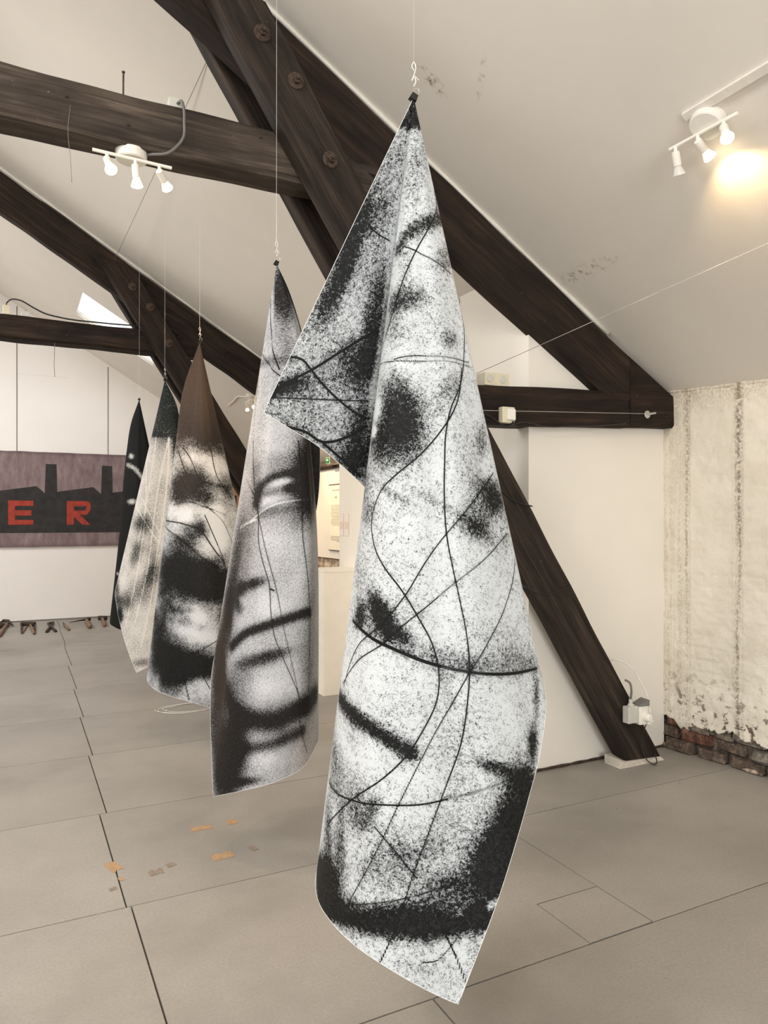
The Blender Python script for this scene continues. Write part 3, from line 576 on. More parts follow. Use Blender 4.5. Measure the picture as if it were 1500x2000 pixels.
BANNERS['b2'] = dict(
    apex=(1.0594,3.1502,2.66),
    corner=10,
    nu=560,
    nv=600,
    rays=[[(0.0436,0.02,-0.0908),(0.1032,0.09,-0.2799),(0.1774,0.22,-0.8216)],[(0.0493,0.03,-0.1203),(0.1045,0.1,-0.3608),(0.1577,0.22,-1.1229)],[(0.0062,0.3,-1.4)],[(-0.149,0.32,-1.6046)],[(-0.2633,0.26,-1.7222)],[(-0.3053,0.16,-1.7597)],[(-0.3178,0.09,-1.9093)],[(-0.3106,0.05,-2.065)],[(-0.2988,0.02,-2.2199)],[(-0.2871,-0.01,-2.3257)],[(-0.2754,-0.04,-2.3997)],[(-0.1364,-0.13,-2.3386)],[(0.0281,-0.19,-2.2748)],[(0.0779,-0.03,-0.2836),(0.1237,-0.07,-0.8314),(0.1495,-0.1,-1.1196),(0.1371,-0.15,-2.2273)],[(0.0915,-0.01,-0.2782),(0.1467,-0.03,-0.8273),(0.1696,-0.03,-1.1187),(0.178,-0.07,-2.1729)],[(0.0972,0.02,-0.2701),(0.1531,0.02,-0.8222),(0.1755,0.03,-1.1179),(0.1872,0.03,-2.1413)],[(0.0878,0.04,-0.2648),(0.1315,0.07,-0.8171),(0.1484,0.09,-1.1172),(0.13,0.13,-2.0626)],[(0.0195,0.2,-1.9583)],[(-0.1313,0.22,-1.8393)]],
    base=0.31,
    blobs=[(0.6028,0.673,-0.0613,0.0219,0.0392,0.0291,0.22),(0.7582,0.6214,-0.0206,0.0634,0.0239,0.0677,0.3),(1.0103,0.7714,-0.0421,0.1608,0.052,0.1303,0.35),(1.2713,0.9028,-0.0378,0.1093,0.0411,0.0864,0.3),(0.8975,1.0743,-0.039,0.0856,0.033,0.1024,-0.08),(1.0959,1.4009,-0.0363,0.0759,0.0348,0.1107,0.18),(1.437,1.2111,-0.0507,0.0759,0.0434,0.0808,0.25),(1.359,1.6041,-0.0811,0.0273,0.0759,0.0339,0.15),(0.2478,0.1537,-0.0093,0.0744,0.0004,0.0543,-0.05),(0.2591,0.2974,-0.0102,0.038,0.0101,0.0414,0.25),(1.5745,1.5172,-0.0557,0.0303,0.047,0.0303,-0.15),(1.5441,1.1788,-0.0526,0.0553,0.0431,0.0706,0.4),(0.0939,0.1119,-0.0214,0.0778,0.0091,0.0892,0.85),(0.0188,0.0,0.018,0.0553,0.0055,-0.0017,0.5),(0.5423,0.5573,-0.0439,0.0802,0.0445,0.0825,-0.16),(0.8965,0.8921,-0.0648,0.0473,0.0655,0.048,-0.1),(1.3165,1.3161,-0.0784,0.0368,0.0744,0.037,-0.12),(1.0686,1.0982,-0.0715,0.0401,0.0686,0.0412,-0.1),(0.1289,0.2489,0.0055,0.0369,-0.01,0.0678,0.5),(0.3418,0.2935,-0.0796,0.0123,0.0857,0.0182,0.35),(0.4086,0.2535,0.0035,0.1444,-0.0046,0.1247,0.35),(0.6776,0.7706,-0.0243,0.0128,0.0176,0.0158,0.6),(0.6818,0.7236,-0.0401,0.0088,0.0231,0.0132,-0.55),(0.7637,0.7565,-0.0423,0.009,0.0256,0.0159,-0.2),(0.7505,0.7266,-0.0373,0.0087,0.0249,0.0165,0.3),(0.6285,0.8426,-0.0673,0.087,0.0454,0.0787,0.8),(0.5036,0.719,-0.0587,0.1244,0.0335,0.1138,0.9),(0.8017,0.7941,-0.0639,0.0122,0.0433,0.0192,0.35),(1.0645,0.9662,-0.037,0.0068,0.0207,0.02,0.6),(1.1602,0.9157,-0.0244,0.0215,0.0244,0.0236,0.3),(1.2947,1.2136,-0.096,0.0147,0.0591,0.0244,0.6),(1.1993,1.2611,-0.0707,0.0111,0.0509,0.0191,0.3),(1.7008,1.4135,-0.0554,0.1307,0.0493,0.1045,1.2),(1.718,1.2683,-0.0583,0.1621,0.0431,0.2126,0.75),(1.5138,1.0234,-0.0376,0.0855,0.0324,0.1093,0.4),(1.7117,1.5394,-0.0579,0.0096,0.0333,0.0139,0.6),(1.3923,0.9791,-0.0432,0.1279,0.0447,0.1007,0.6),(1.1634,0.8142,-0.0297,0.1725,0.0358,0.1204,0.4),(0.9753,1.3013,-0.041,0.1477,0.0403,0.2286,0.2),(1.3582,1.3392,-0.0764,0.0307,0.0712,0.0307,-0.1),(1.2347,1.5415,-0.0701,0.0231,0.0658,0.0325,0.2),(1.0855,1.0802,-0.0527,0.0468,0.0514,0.0472,-0.08)],
    strokes=[([(0.8364,0.7082),(0.775,0.6748),(0.6878,0.694),(0.6278,0.7274),(0.5826,0.7773)],0.0208,0.75),([(1.2286,0.9742),(1.2074,0.913),(1.1602,0.9157),(1.0996,0.9485)],0.0255,0.5),([(1.3775,1.0617),(1.2705,1.0807),(1.1755,1.1275),(1.0866,1.1746),(0.9727,1.2317)],0.0208,0.95),([(1.4819,1.0068),(1.5368,1.1455),(1.55,1.2702)],0.0255,0.55),([(1.5426,1.3245),(1.4377,1.4372),(1.2562,1.5392),(1.1013,1.6034)],0.0463,0.95),([(1.6384,1.4265),(1.4813,1.5222),(1.2884,1.6316)],0.0255,0.6)],
    lines=[([(0.1341,0.0828),(0.2417,0.2104),(0.337,0.3577)],0.0042),([(0.3459,0.2179),(0.3527,0.3526),(0.3557,0.381)],0.0042),([(0.6535,0.4732),(0.7879,0.6427),(0.8668,0.7582),(0.9438,0.8409),(0.9939,0.936),(1.0247,1.0012),(1.1179,1.1124),(1.1688,1.1847),(1.1994,1.2787),(1.2187,1.4252),(1.2232,1.4779),(1.2971,1.6043),(1.3204,1.7366)],0.0042),([(0.8668,0.7582),(0.9459,0.9073),(1.0237,1.052),(1.1148,1.2051),(1.1968,1.3995),(1.2232,1.4779)],0.0035),([(0.5113,0.6324),(0.6382,0.793),(0.7863,0.9634),(0.8698,1.0962),(0.9672,1.2481),(1.162,1.5211)],0.0037),([(0.8092,0.5775),(0.8148,0.6614),(0.858,0.7505)],0.0035),([(1.0427,1.0328),(1.0354,1.0494)],0.0069)],
    white=[([(0.9101,0.7388),(0.8425,0.7542),(0.7645,0.7856),(0.702,0.8209),(0.6185,0.8788)],0.0037,0.35),([(0.9842,0.6989),(0.8853,0.7566)],0.0046,0.4)],
    cap=0,
    brown=[(0.2908,0.1814,0.0031,0.224,-0.0049,0.1707,0.9),(0.9077,0.6799,-0.0581,0.2856,0.0754,0.2347,0.5),(1.513,1.0588,-0.0539,0.2436,0.0465,0.2751,0.8),(1.3204,1.7366,-0.1011,0.0765,0.1113,0.1092,0.5),(0.1044,0.2657,0.0369,0.0483,-0.0188,0.1286,0.15)],  # brown tint of the left side includes warm lamp light put into the print
    flap=(0.27,1.1),
)
BANNERS['b3'] = dict(
    apex=(1.1015,4.8583,2.68),
    corner=5,
    nu=300,
    nv=400,
    rays=[[(0.0797,0.25,-1.2694)],[(0.2609,0.2,-1.481)],[(0.3773,0.08,-1.7677)],[(0.3741,0.0,-2.0131)],[(0.3251,-0.1,-2.229)],[(0.2543,-0.16,-2.4228)],[(0.1322,-0.2,-2.3796)],[(-0.0308,-0.2,-2.3339)],[(-0.1761,-0.15,-2.3069)],[(-0.0959,-0.01,-0.3146),(-0.1338,-0.02,-0.6551),(-0.2121,-0.03,-1.3321),(-0.3003,-0.05,-2.2805)],[(-0.1088,0.0,-0.3129),(-0.1593,0.01,-0.6518),(-0.2475,0.02,-1.3337),(-0.3633,0.04,-2.2326)],[(-0.1041,0.02,-0.3093),(-0.1507,0.04,-0.6485),(-0.2346,0.08,-1.3356),(-0.3504,0.14,-2.1423)],[(-0.198,0.22,-2.0155)]],
    base=0.38,
    blobs=[(0.834,0.5881,0.0283,0.0899,-0.0421,0.0486,0.3),(0.97,0.4164,0.0499,0.0326,-0.0693,0.0242,0.35),(1.0957,0.3431,0.0159,0.1206,-0.0392,0.0669,0.2),(1.1095,0.5385,-0.0018,0.12,-0.0326,-0.0052,0.35),(1.0338,0.7157,0.0625,0.0248,-0.0555,0.0319,-0.2),(1.5964,0.9233,0.0257,0.0292,-0.0503,0.0146,0.35),(1.6843,0.8357,0.0439,0.022,-0.0394,0.0236,0.3),(1.5097,0.9205,0.0607,0.0208,-0.0851,0.0162,0.25),(1.912,0.8604,0.0382,0.0346,-0.067,0.0176,0.3),(1.8781,1.1228,0.0483,0.0406,-0.1011,0.0199,0.3),(0.2185,0.123,0.1594,0.2969,-0.2598,0.1432,0.95),(0.5224,0.2461,0.0717,0.1099,-0.1477,0.0556,0.5),(0.6662,0.1917,0.0572,0.0489,-0.0847,0.0615,0.3),(0.795,0.2773,0.0466,0.0609,-0.0765,0.0474,-0.35),(0.6773,0.3787,0.0561,0.0304,-0.0975,0.0152,-0.15),(0.8323,0.4878,0.0345,0.0993,-0.1509,0.0059,0.7),(0.9772,0.5919,0.09,0.0526,-0.1139,0.0411,-0.45),(1.0847,0.3854,0.0323,0.1355,-0.0709,0.0703,-0.5),(1.2197,0.5152,0.0626,0.0688,-0.0586,0.073,-0.5),(1.1483,0.6911,-0.005,0.0997,-0.1248,-0.0219,0.5),(1.1022,0.5955,0.033,0.0595,-0.0605,0.03,0.3),(1.3311,0.7494,0.1344,0.0839,-0.2081,0.0524,0.9),(1.4949,0.6676,0.0926,0.0683,-0.1175,0.0511,0.9),(1.3526,0.9248,0.078,0.1509,-0.1336,0.0722,0.5),(1.6061,0.8859,0.0751,0.083,-0.0993,0.0632,-0.35),(1.7538,0.8449,0.0584,0.0638,-0.1076,0.0323,-0.3),(1.788,1.0973,0.1146,0.0874,-0.171,0.0688,0.9),(1.5888,1.1908,0.0655,0.1818,-0.1147,0.0849,0.6),(1.912,0.9487,0.0807,0.0462,-0.1019,0.0347,0.7),(1.768,0.7109,0.0258,0.1461,-0.0463,0.0746,0.5),(2.0196,1.024,0.0685,0.0459,-0.0873,0.0346,-0.35),(1.8959,1.2017,0.0553,0.059,-0.1147,0.0268,0.4),(0.9871,0.2809,0.0217,0.1215,-0.0582,0.0688,0.35)],
    strokes=[],
    lines=[([(0.5817,0.4153),(0.7101,0.4107),(0.8263,0.41),(0.9053,0.3367),(0.9822,0.1678)],0.0061),([(0.8699,0.8302),(1.0372,0.6366),(1.115,0.5653),(1.2551,0.5431),(1.3801,0.5224)],0.0075),([(1.0447,0.4922),(1.1779,0.5016),(1.3015,0.5101),(1.4344,0.5334)],0.0061),([(0.8771,0.8419),(1.1117,0.7091),(1.3024,0.6228),(1.4453,0.5375)],0.0061),([(1.0027,0.4548),(1.1259,0.4075),(1.2837,0.4061)],0.0054),([(0.6677,0.2595),(0.8745,0.305),(1.0264,0.2631)],0.0054),([(1.5069,1.2135),(1.6799,1.1132),(1.8026,0.9739),(1.8048,0.7934)],0.0054),([(0.8725,0.65),(0.9186,0.5456),(0.9986,0.4669),(1.1018,0.3699)],0.0054),([(1.8674,1.0728),(2.0,1.1031),(2.0502,1.1154)],0.0068),([(1.9242,0.9686),(2.0517,0.9666)],0.0061),([(0.576,0.4476),(0.7205,0.4805),(0.8767,0.4802)],0.0054)],
    white=[],
    cap=0,
    brown=[(0.2185,0.123,0.1594,0.3438,-0.2598,0.1658,1.0),(0.436,0.4896,-0.0792,0.0641,0.0583,0.0808,0.8),(0.7477,0.5018,0.0548,0.1805,-0.0839,0.0961,0.4)],
)
BANNERS['b4'] = dict(
    apex=(1.1381,6.3086,2.68),
    corner=5,
    nu=200,
    nv=300,
    rays=[[(-0.1585,0.2,-1.3808)],[(-0.3517,0.14,-1.5116)],[(-0.426,0.03,-1.7577)],[(-0.3879,-0.05,-1.9088)],[(-0.3185,-0.1,-2.1367)],[(-0.1909,-0.15,-2.4408)],[(-0.0897,-0.15,-2.3902)],[(0.0663,-0.02,-0.2537),(0.0951,-0.03,-0.4273),(0.0557,-0.1,-2.3238)],[(0.0951,0.0,-0.2075),(0.1284,0.02,-0.3778),(0.1297,0.0,-2.2174)],[(0.0764,0.02,-0.2043),(0.1011,0.04,-0.3752),(0.0489,0.1,-2.0805)],[(-0.1014,0.16,-1.9118)]],
    base=0.2,
    blobs=[(0.191,0.0894,-0.0225,0.2427,0.0486,0.1203,1.1),(0.4259,0.0208,-0.0114,0.0866,-0.1082,-0.0057,0.8),(0.301,0.3249,0.0303,0.0522,-0.031,0.0577,0.8),(0.4343,0.2753,-0.0121,0.2292,0.0156,0.1262,0.8),(1.173,0.3813,-0.0342,0.0678,0.0714,0.0376,0.5),(1.4067,0.4641,-0.0114,0.1086,0.0481,0.0224,0.5),(1.5025,0.6714,-0.003,0.1017,0.0628,0.0021,0.6),(1.1239,0.4383,-0.0325,0.1131,0.0658,0.061,0.25),(1.7955,0.5574,-0.032,0.0667,0.0619,0.0373,0.5),(1.9279,0.5705,-0.0145,0.0515,0.0275,0.0295,0.9),(1.6793,0.6634,-0.0415,0.0967,0.0807,0.0522,0.3),(1.3344,0.5963,-0.0269,0.1131,0.0545,0.0593,0.2),(2.1783,0.9279,-0.0354,0.0296,0.0667,0.0153,0.4),(0.8568,0.3965,-0.0301,0.0764,0.0611,0.0395,0.12),(1.7959,0.4376,-0.0193,0.1023,0.0391,0.0841,0.5)],
    strokes=[],
    lines=[],
    white=[([(0.4714,0.0439),(1.0638,0.372),(1.6747,0.5856),(1.967,0.6587)],0.0043,0.3),([(0.1059,0.1249),(1.0289,0.449),(1.5075,0.6266),(1.9115,0.726)],0.0043,0.3),([(0.2184,0.1292),(1.0332,0.5228),(1.5201,0.6953)],0.0043,0.3),([(0.9102,0.1837),(1.16,0.5617)],0.0043,0.25),([(1.0493,0.241),(1.2385,0.5997)],0.0043,0.25),([(1.3091,0.6481),(2.0543,0.8644)],0.0043,0.3),([(0.2449,0.0772),(0.9023,0.3155),(1.3177,0.4348)],0.0043,0.25),([(0.2605,0.0526),(0.1077,0.0575)],0.0043,0.3)],
    cap=0.5,
    brown=[],
)
BANNERS['b5'] = dict(
    apex=(1.0799,7.3166,2.66),
    corner=3,
    nu=160,
    nv=260,
    rays=[[(0.0241,0.2,-1.5915)],[(0.3318,0.1,-1.6857)],[(0.385,0.0,-1.9745)],[(0.1277,-0.12,-2.3584)],[(-0.0558,-0.15,-2.2275)],[(-0.0509,-0.01,-0.2087),(-0.0917,-0.02,-0.5103),(-0.1436,-0.04,-1.2582),(-0.2024,-0.08,-2.1896)],[(-0.074,0.0,-0.2073),(-0.1234,0.0,-0.5084),(-0.1912,0.01,-1.2589),(-0.2938,0.02,-2.1451)],[(-0.0627,0.01,-0.206),(-0.1057,0.02,-0.5066),(-0.1695,0.06,-1.2596),(-0.2764,0.12,-2.0386)],[(-0.1467,0.18,-1.9448)]],
    base=1.3,
    blobs=[(0.4708,0.2923,0.0113,0.0264,-0.018,0.0139,-1.2),(0.8619,0.489,0.0166,0.0287,-0.0475,0.0082,-1.2),(0.9314,0.7751,-0.026,0.043,0.0316,0.0427,-0.5),(1.2425,0.6106,0.0162,0.0441,-0.0333,0.0207,-0.3),(1.3837,0.9672,0.0138,0.0222,-0.0251,0.0104,-0.8)],
    strokes=[([(0.5311,0.352),(0.5824,0.3266),(0.6871,0.3045)],0.0247,-1.0)],
    lines=[],
    white=[([(0.0752,0.0626),(0.0846,0.0733)],0.0074,0.8)],
    cap=0,
    brown=[],
)

def sheet_mat(name, paper, ink, brown, k, scale, distort, fine=.5, rough=.6, ragged=.8, depth=.93, fibres=False, wash=.45):
    m, nt, b = new_mat(name)
    uv = nd(nt, 'ShaderNodeAttribute', attribute_name='sheet'); tone = nd(nt, 'ShaderNodeAttribute', attribute_name='tone')
    line = nd(nt, 'ShaderNodeAttribute', attribute_name='line'); br = nd(nt, 'ShaderNodeAttribute', attribute_name='brown')
    n1 = nd(nt, 'ShaderNodeTexNoise', {'Vector': (uv, 1), 'Scale': scale, 'Detail': 3., 'Roughness': .6, 'Distortion': distort})
    n1b = nd(nt, 'ShaderNodeTexNoise', {'Vector': (uv, 1), 'Scale': scale*.42, 'Detail': 2., 'Distortion': distort})
    n1 = math_n(nt, 'ADD', math_n(nt, 'MULTIPLY', n1, .62), math_n(nt, 'MULTIPLY', n1b, .38))
    n2 = nd(nt, 'ShaderNodeTexNoise', {'Vector': (uv, 1), 'Scale': 7., 'Detail': 6., 'Roughness': .65})
    a = nd(nt, 'ShaderNodeMapRange', {'Value': n1, 'From Min': .32, 'From Max': .68})
    big = math_n(nt, 'MULTIPLY', math_n(nt, 'SUBTRACT', n2, .5), fine)
    t = math_n(nt, 'ADD', (tone, 2), big)
    d = math_n(nt, 'SUBTRACT', t, a)
    inkm = math_n(nt, 'MULTIPLY_ADD', d, k, .5, clamp=True)
    rag = math_n(nt, 'MULTIPLY_ADD', math_n(nt, 'SUBTRACT', n1, .5), ragged, (line, 2))
    ln = nd(nt, 'ShaderNodeMapRange', {'Value': rag, 'From Min': .40, 'From Max': .60})
    inkm = math_n(nt, 'MULTIPLY', inkm, nd(nt, 'ShaderNodeMapRange', {'Value': n1, 'From Min': .45, 'From Max': .62, 'To Min': 1., 'To Max': depth}))
    tot = math_n(nt, 'MAXIMUM', inkm, ln)
    if fibres:
        f1 = nd(nt, 'ShaderNodeTexNoise', {'Vector': (uv, 1), 'Scale': 105., 'Detail': 1., 'Distortion': 1.2})
        f2 = nd(nt, 'ShaderNodeTexNoise', {'Vector': (uv, 1), 'Scale': 48., 'Detail': 3.})
        th = nd(nt, 'ShaderNodeMapRange', {'Value': math_n(nt, 'ABSOLUTE', math_n(nt, 'SUBTRACT', f1, .5)), 'From Min': .030, 'From Max': .012})
        fm = math_n(nt, 'MULTIPLY', th, nd(nt, 'ShaderNodeMapRange', {'Value': math_n(nt, 'MULTIPLY_ADD', (tone, 2), .12, f2), 'From Min': .585, 'From Max': .605}))
        tot = math_n(nt, 'MAXIMUM', tot, math_n(nt, 'MULTIPLY', fm, .92))
    inkc = mix(nt, (br, 2), ink, brown)
    papc = mix(nt, (br, 2), paper, tuple(p*q for p, q in zip(paper, (.92, .80, .70))))
    ws = nd(nt, 'ShaderNodeMapRange', {'Value': t, 'From Min': .05, 'From Max': .75, 'To Max': wash})
    papc = mix(nt, ws, papc, tuple(p*.30 for p in paper))
    c = nt.nodes.new('ShaderNodeMix'); c.data_type = 'RGBA'
    nt.links.new(tot.outputs[0], c.inputs[0]); nt.links.new(papc.outputs[2], c.inputs[6]); nt.links.new(inkc.outputs[2], c.inputs[7])
    out_col(nt, b, c); b.inputs['Roughness'].default_value = rough; b.inputs['Specular IOR Level'].default_value = .15
    return m
def poly_dist(Q, pts):
    """distance of points Q to a smooth polyline, only near it"""
    pts = np.array(pts, float)
    if len(pts) > 2:
        S = np.concatenate([[0], np.cumsum(np.linalg.norm(np.diff(pts, axis=0), axis=1))]); pts = cr_spline(S, pts, np.linspace(0, S[-1], (len(pts)-1)*4+1))
    D = np.full(len(Q), 9., np.float32)
    for a, b_ in zip(pts[:-1], pts[1:]):
        lo = np.minimum(a, b_)-.09; hi = np.maximum(a, b_)+.09
        m_ = np.where((Q[:, 0] > lo[0]) & (Q[:, 0] < hi[0]) & (Q[:, 1] > lo[1]) & (Q[:, 1] < hi[1]))[0]
        if not len(m_): continue
        q = Q[m_]-a; ab = b_-a; tt = np.clip((q@ab)/max(ab@ab, 1e-12), 0, 1)
        D[m_] = np.minimum(D[m_], np.linalg.norm(q-tt[:, None]*ab, axis=1))
    return D
def banner(key, label, mat, wire_top):
    B = BANNERS[key]; P, Q = sheet_grid(B['rays'], B['corner'], B['nu'], B['nv']); nu, nv = P.shape[:2]
    e = tag(empty('hanging_banner', B['apex'], -YAW), label, 'banner', 'printed banners hung in a row along the attic')
    V = P.reshape(-1, 3); q = Q.reshape(-1, 2)
    idx = np.arange(nu*nv).reshape(nu, nv)
    F = np.stack([idx[:-1, :-1], idx[1:, :-1], idx[1:, 1:], idx[:-1, 1:]], -1).reshape(-1, 4)
    me = bpy.data.meshes.new('sheet'); me.vertices.add(len(V)); me.vertices.foreach_set('co', V.astype(np.float32).ravel())
    me.loops.add(F.size); me.loops.foreach_set('vertex_index', F.astype(np.int32).ravel())
    me.polygons.add(len(F)); me.polygons.foreach_set('loop_start', np.arange(0, F.size, 4, dtype=np.int32))
    me.update(calc_edges=True); me.polygons.foreach_set('use_smooth', np.ones(len(F), bool))
    B['spacing'] = 1.5*float(math.atan2(Q[-1, -1, 1], Q[-1, -1, 0]))/nu
    tone = np.full(len(q), B['base'], np.float32); th = np.arctan2(q[:, 1], q[:, 0]); rr = np.hypot(q[:, 0], q[:, 1])
    if 'flap' in B: tone += np.clip((B['flap'][0]-th)/.02, 0, 1)*(B['flap'][1]-B['base'])
    def blob(acc, L):
        for (cx, cy, a, b_, c, d, amp) in L:
            Mi = np.linalg.inv(np.array([[a, b_], [c, d]])); dq = (q-(cx, cy))@Mi.T
            acc += amp*np.exp(-(dq**2).sum(1)**1.3*.8)
    blob(tone, B['blobs'])
    for pts, w_, amp in B['strokes']: tone += amp*np.exp(-(poly_dist(q, pts)/w_)**2*.9)
    line = np.zeros(len(q), np.float32)
    for pts, w_ in B['lines']:
        fall = max(.003, 1.05*B['spacing']); w2 = max(0, w_*.5-fall*.5); D = poly_dist(q, pts); line = np.maximum(line, np.clip(1-(D-w2)/fall, 0, 1)); tone += .10*np.exp(-(D/(w_*1.8))**2)
    for pts, w_, amp in B['white']:
        D = poly_dist(q, pts); tone -= 1.3*amp*np.exp(-(D/(w_*.9))**2)
    if B['cap']: tone += np.clip((B['cap']-rr)/.02, 0, 1)*(1.0-tone)*.95
    brown = np.zeros(len(q), np.float32); blob(brown, B['brown']); brown = np.clip(brown, 0, 1)
    for nm, arr in (('tone', np.clip(tone, -.6, 1.6)), ('line', line), ('brown', brown)):
        at = me.attributes.new(nm, 'FLOAT', 'POINT'); at.data.foreach_set('value', arr.astype(np.float32))
    at = me.attributes.new('sheet', 'FLOAT_VECTOR', 'POINT'); at.data.foreach_set('vector', np.column_stack([q, np.full(len(q), hash(key) % 1 + len(key))]).astype(np.float32).ravel())
    obj('sheet', me, mat, e)
    # pale cut edge all round the sheet
    st = max(1, nu//160)
    ring = [tuple(P[0, j]) for j in range(4, nv, max(1, nv//60))]+[tuple(P[i, -1]) for i in range(0, nu, st)]+[tuple(P[-1, j]) for j in range(nv-1, 4, -max(1, nv//60))]
    MB().tube(ring, .0006, 5).build('cut_edge', M['cut_edge'], e)
    # bulldog clip, knot and line
    c = MB().add([(-.016, -.012, -.014), (.016, -.012, -.014), (.016, .012, -.014), (-.016, .012, -.014), (-.013, -.004, .016), (.013, -.004, .016), (.013, .004, .016), (-.013, .004, .016)],
                 [(0, 3, 2, 1), (4, 5, 6, 7), (0, 1, 5, 4), (1, 2, 6, 5), (2, 3, 7, 6), (3, 0, 4, 7)]).build('clip', M['clip'], e)
    c.rotation_euler = (0, .45, .3); c.scale = (.68, .68, .72)
    MB().tube(smooth_path([(-.008, 0, .012), (-.012, 0, .03), (0, .002, .042), (.011, 0, .03), (.007, 0, .012)], 5), .0012, 5).build('clip_handle', M['wire'], c)
    kn = MB().tube(smooth_path([(0, 0, .03), (.006, 0, .045), (.001, .002, .058), (-.005, 0, .046), (.003, 0, .07), (.006, 0, .085), (.0, 0, .098), (-.005, 0, .087), (.001, 0, .074)], 5), .0014, 5)
    kn.tube([(.003, 0, .06), (.014, -.004, .045)], .0008, 4); kn.tube([(0, 0, .095), (.001, 0, wire_top-B['apex'][2])], .0002 if key == 'b1' else .0007, 5)
    kn.build('hanging_wire', M['nylon'], e)
    return e
PR1 = sheet_mat('print_bold_speckle', (.58, .605, .62), (.004, .004, .0036), (.02, .018, .014), 1.8, 230., .5, .8, fibres=True, depth=.96)
PR2 = sheet_mat('print_soft_grain', (.60, .61, .64), (.007, .006, .0055), (.028, .019, .014), 1.15, 330., .2, .45, ragged=.2, depth=.96)
PR3 = sheet_mat('print_dark_blotched', (.56, .58, .61), (.004, .004, .0036), (.045, .031, .025), 1.4, 260., .3, 1.25, ragged=.2, depth=.97)
PR4 = sheet_mat('print_scratched', (.62, .595, .56), (.007, .011, .010), (.03, .02, .015), 1.5, 200., .2, .7, depth=.99)
PR5 = sheet_mat('print_black', (.55, .54, .52), (.005, .005, .0045), (.03, .02, .015), 1.5, 160., .2, .3, depth=1., wash=.2)
banner('b1', 'nearest and largest hanging banner, speckled black and white print with curved wires', PR1, ROOF(.996))
banner('b2', 'hanging banner printed with a face in close-up, lips and one eye', PR2, ROOF(1.06))
banner('b3', 'third hanging banner, brown tip over a dark blotched face', PR3, ROOF(1.10))
banner('b4', 'narrow pale hanging banner with white scratches and black tip', PR4, ROOF(1.138))
banner('b5', 'farthest hanging banner, almost black', PR5, ROOF(1.08))

# ---------------------------------------------------------------- lamps
def spot_lamp(label, base, up, bar_dir, bar_off, bar_len, heads, lit_power=26, spread=1.3):
    """ceiling lamp: round base, bar, three swivel heads. heads: (position along bar, aim, kind)"""
    up = Vector(up).normalized(); bd = Vector(bar_dir).normalized()
    e = tag(empty('ceiling_spotlight', base), label, 'ceiling lamp', 'three-headed spotlight bars')
    Mz = up.to_track_quat('Z', 'Y').to_matrix().to_4x4()
    MB().lathe([(.062, -.042), (.068, -.038), (.070, 0)], 32, Mz).build('base', M['lamp_white'], e, False)
    off = -up*.055+Vector(bar_off)
    MB().tube([off-bd*bar_len/2, off+bd*bar_len/2], .0075, 12).build('bar', M['lamp_white'], e)
    for (s, aim, kind) in heads:
        aim = Vector(aim).normalized(); p = off+bd*s; q = p+Vector((0, 0, -.028))
        hd = MB().tube([p, q], .0075, 10)
        Ma = Matrix.Translation(q) @ aim.to_track_quat('Z', 'Y').to_matrix().to_4x4()
        hd.lathe([(.013, -.006), (.0165, -.002), (.0165, .05), (.015, .052)], 20, Ma)
        h_ = hd.build('spot_head', M['lamp_white'], e)
        bl = MB().lathe([(.013, .050), (.015, .056), (.0255, .084), (.0262, .088), (.0235, .0885)], 24, Ma).build('bulb', M['bulb_dead'] if kind == 'off' else M['bulb_soft'], h_)
        if kind != 'off':
            MB().lathe([(.0235, .0886), (.0225, .091), (.012, .093)], 24, Ma).build('bulb_face', M['bulb'], h_)
            l = bpy.data.lights.new('spot_beam', 'SPOT'); l.energy = lit_power*(2.6 if kind == 'hot' else 1); l.color = (1, .70, .38); l.spot_size = spread; l.spot_blend = .6; l.shadow_soft_size = .02
            lo = bpy.data.objects.new('spot_beam', l); COL.objects.link(lo); lo.parent = e
            lo.location = q+aim*.10; lo.rotation_euler = aim.to_track_quat('-Z', 'Y').to_euler()
    return e
spot_lamp('white three-spot lamp bar under the near collar beam', (.475, 3.45, 3.165), (0, 0, 1), (1, .05, 0), (0, -.05, 0), .34,
          [(-.11, (.12, -.62, -.75), 'on'), (.01, (.10, .10, -1), 'on'), (.115, (2.0, 2.45, -1.9), 'hot')], 34)
UPR = (.518, 0, .855)
spot_lamp('white three-spot lamp bar on the sloping ceiling above the brick wall', (2.534, 2.045, ROOF(2.534)), UPR, (-.03, 1, 0), (.01, .02, 0), .32,
          [(-.10, (-.35, -.45, -.75), 'on'), (.02, (.80, -.05, -.62), 'on'), (.13, (.5, .2, -1), 'off')], 10, 2.2)
spot_lamp('small white spotlight on the ceiling beyond the far truss', (2.677, 8.943, ROOF(2.677)), UPR, (0, 1, 0), (0, 0, 0), .3,
          [(-.11, (.95, -.15, -.55), 'on'), (0, (.95, .1, -.75), 'on'), (.11, (.3, .6, -1), 'on')], 60)

# ---------------------------------------------------------------- ceiling fittings and cables
def cable(name, pts, r, mat, label, cat='cable', k=6):
    return tag(MB().tube(smooth_path(pts, k) if len(pts) > 2 else pts, r, 6).build(name, mat, None, True), label, cat)
def on_roof(x, y, d): return (x-.518*d, y, ROOF(x)-.855*d)
def roof_box(name, x0, x1, y0, y1, th, mat, parent=None, f=ROOF):
    q = [Vector((x, y, f(x)+.003)) for x, y in ((x0, y0), (x1, y0), (x1, y1), (x0, y1))]; t = [p-Vector(UPR)*th for p in q]
    return MB().add(q+t, [(0, 1, 2, 3), (7, 6, 5, 4), (0, 4, 5, 1), (1, 5, 6, 2), (2, 6, 7, 3), (3, 7, 4, 0)]).build(name, mat, parent)
tag(roof_box('cable_trunking', 2.462, 2.492, 1.0, 2.115, .018, M['trim_white']), 'thin white cable trunking leading to the lamp above the brick wall', 'cable trunking')
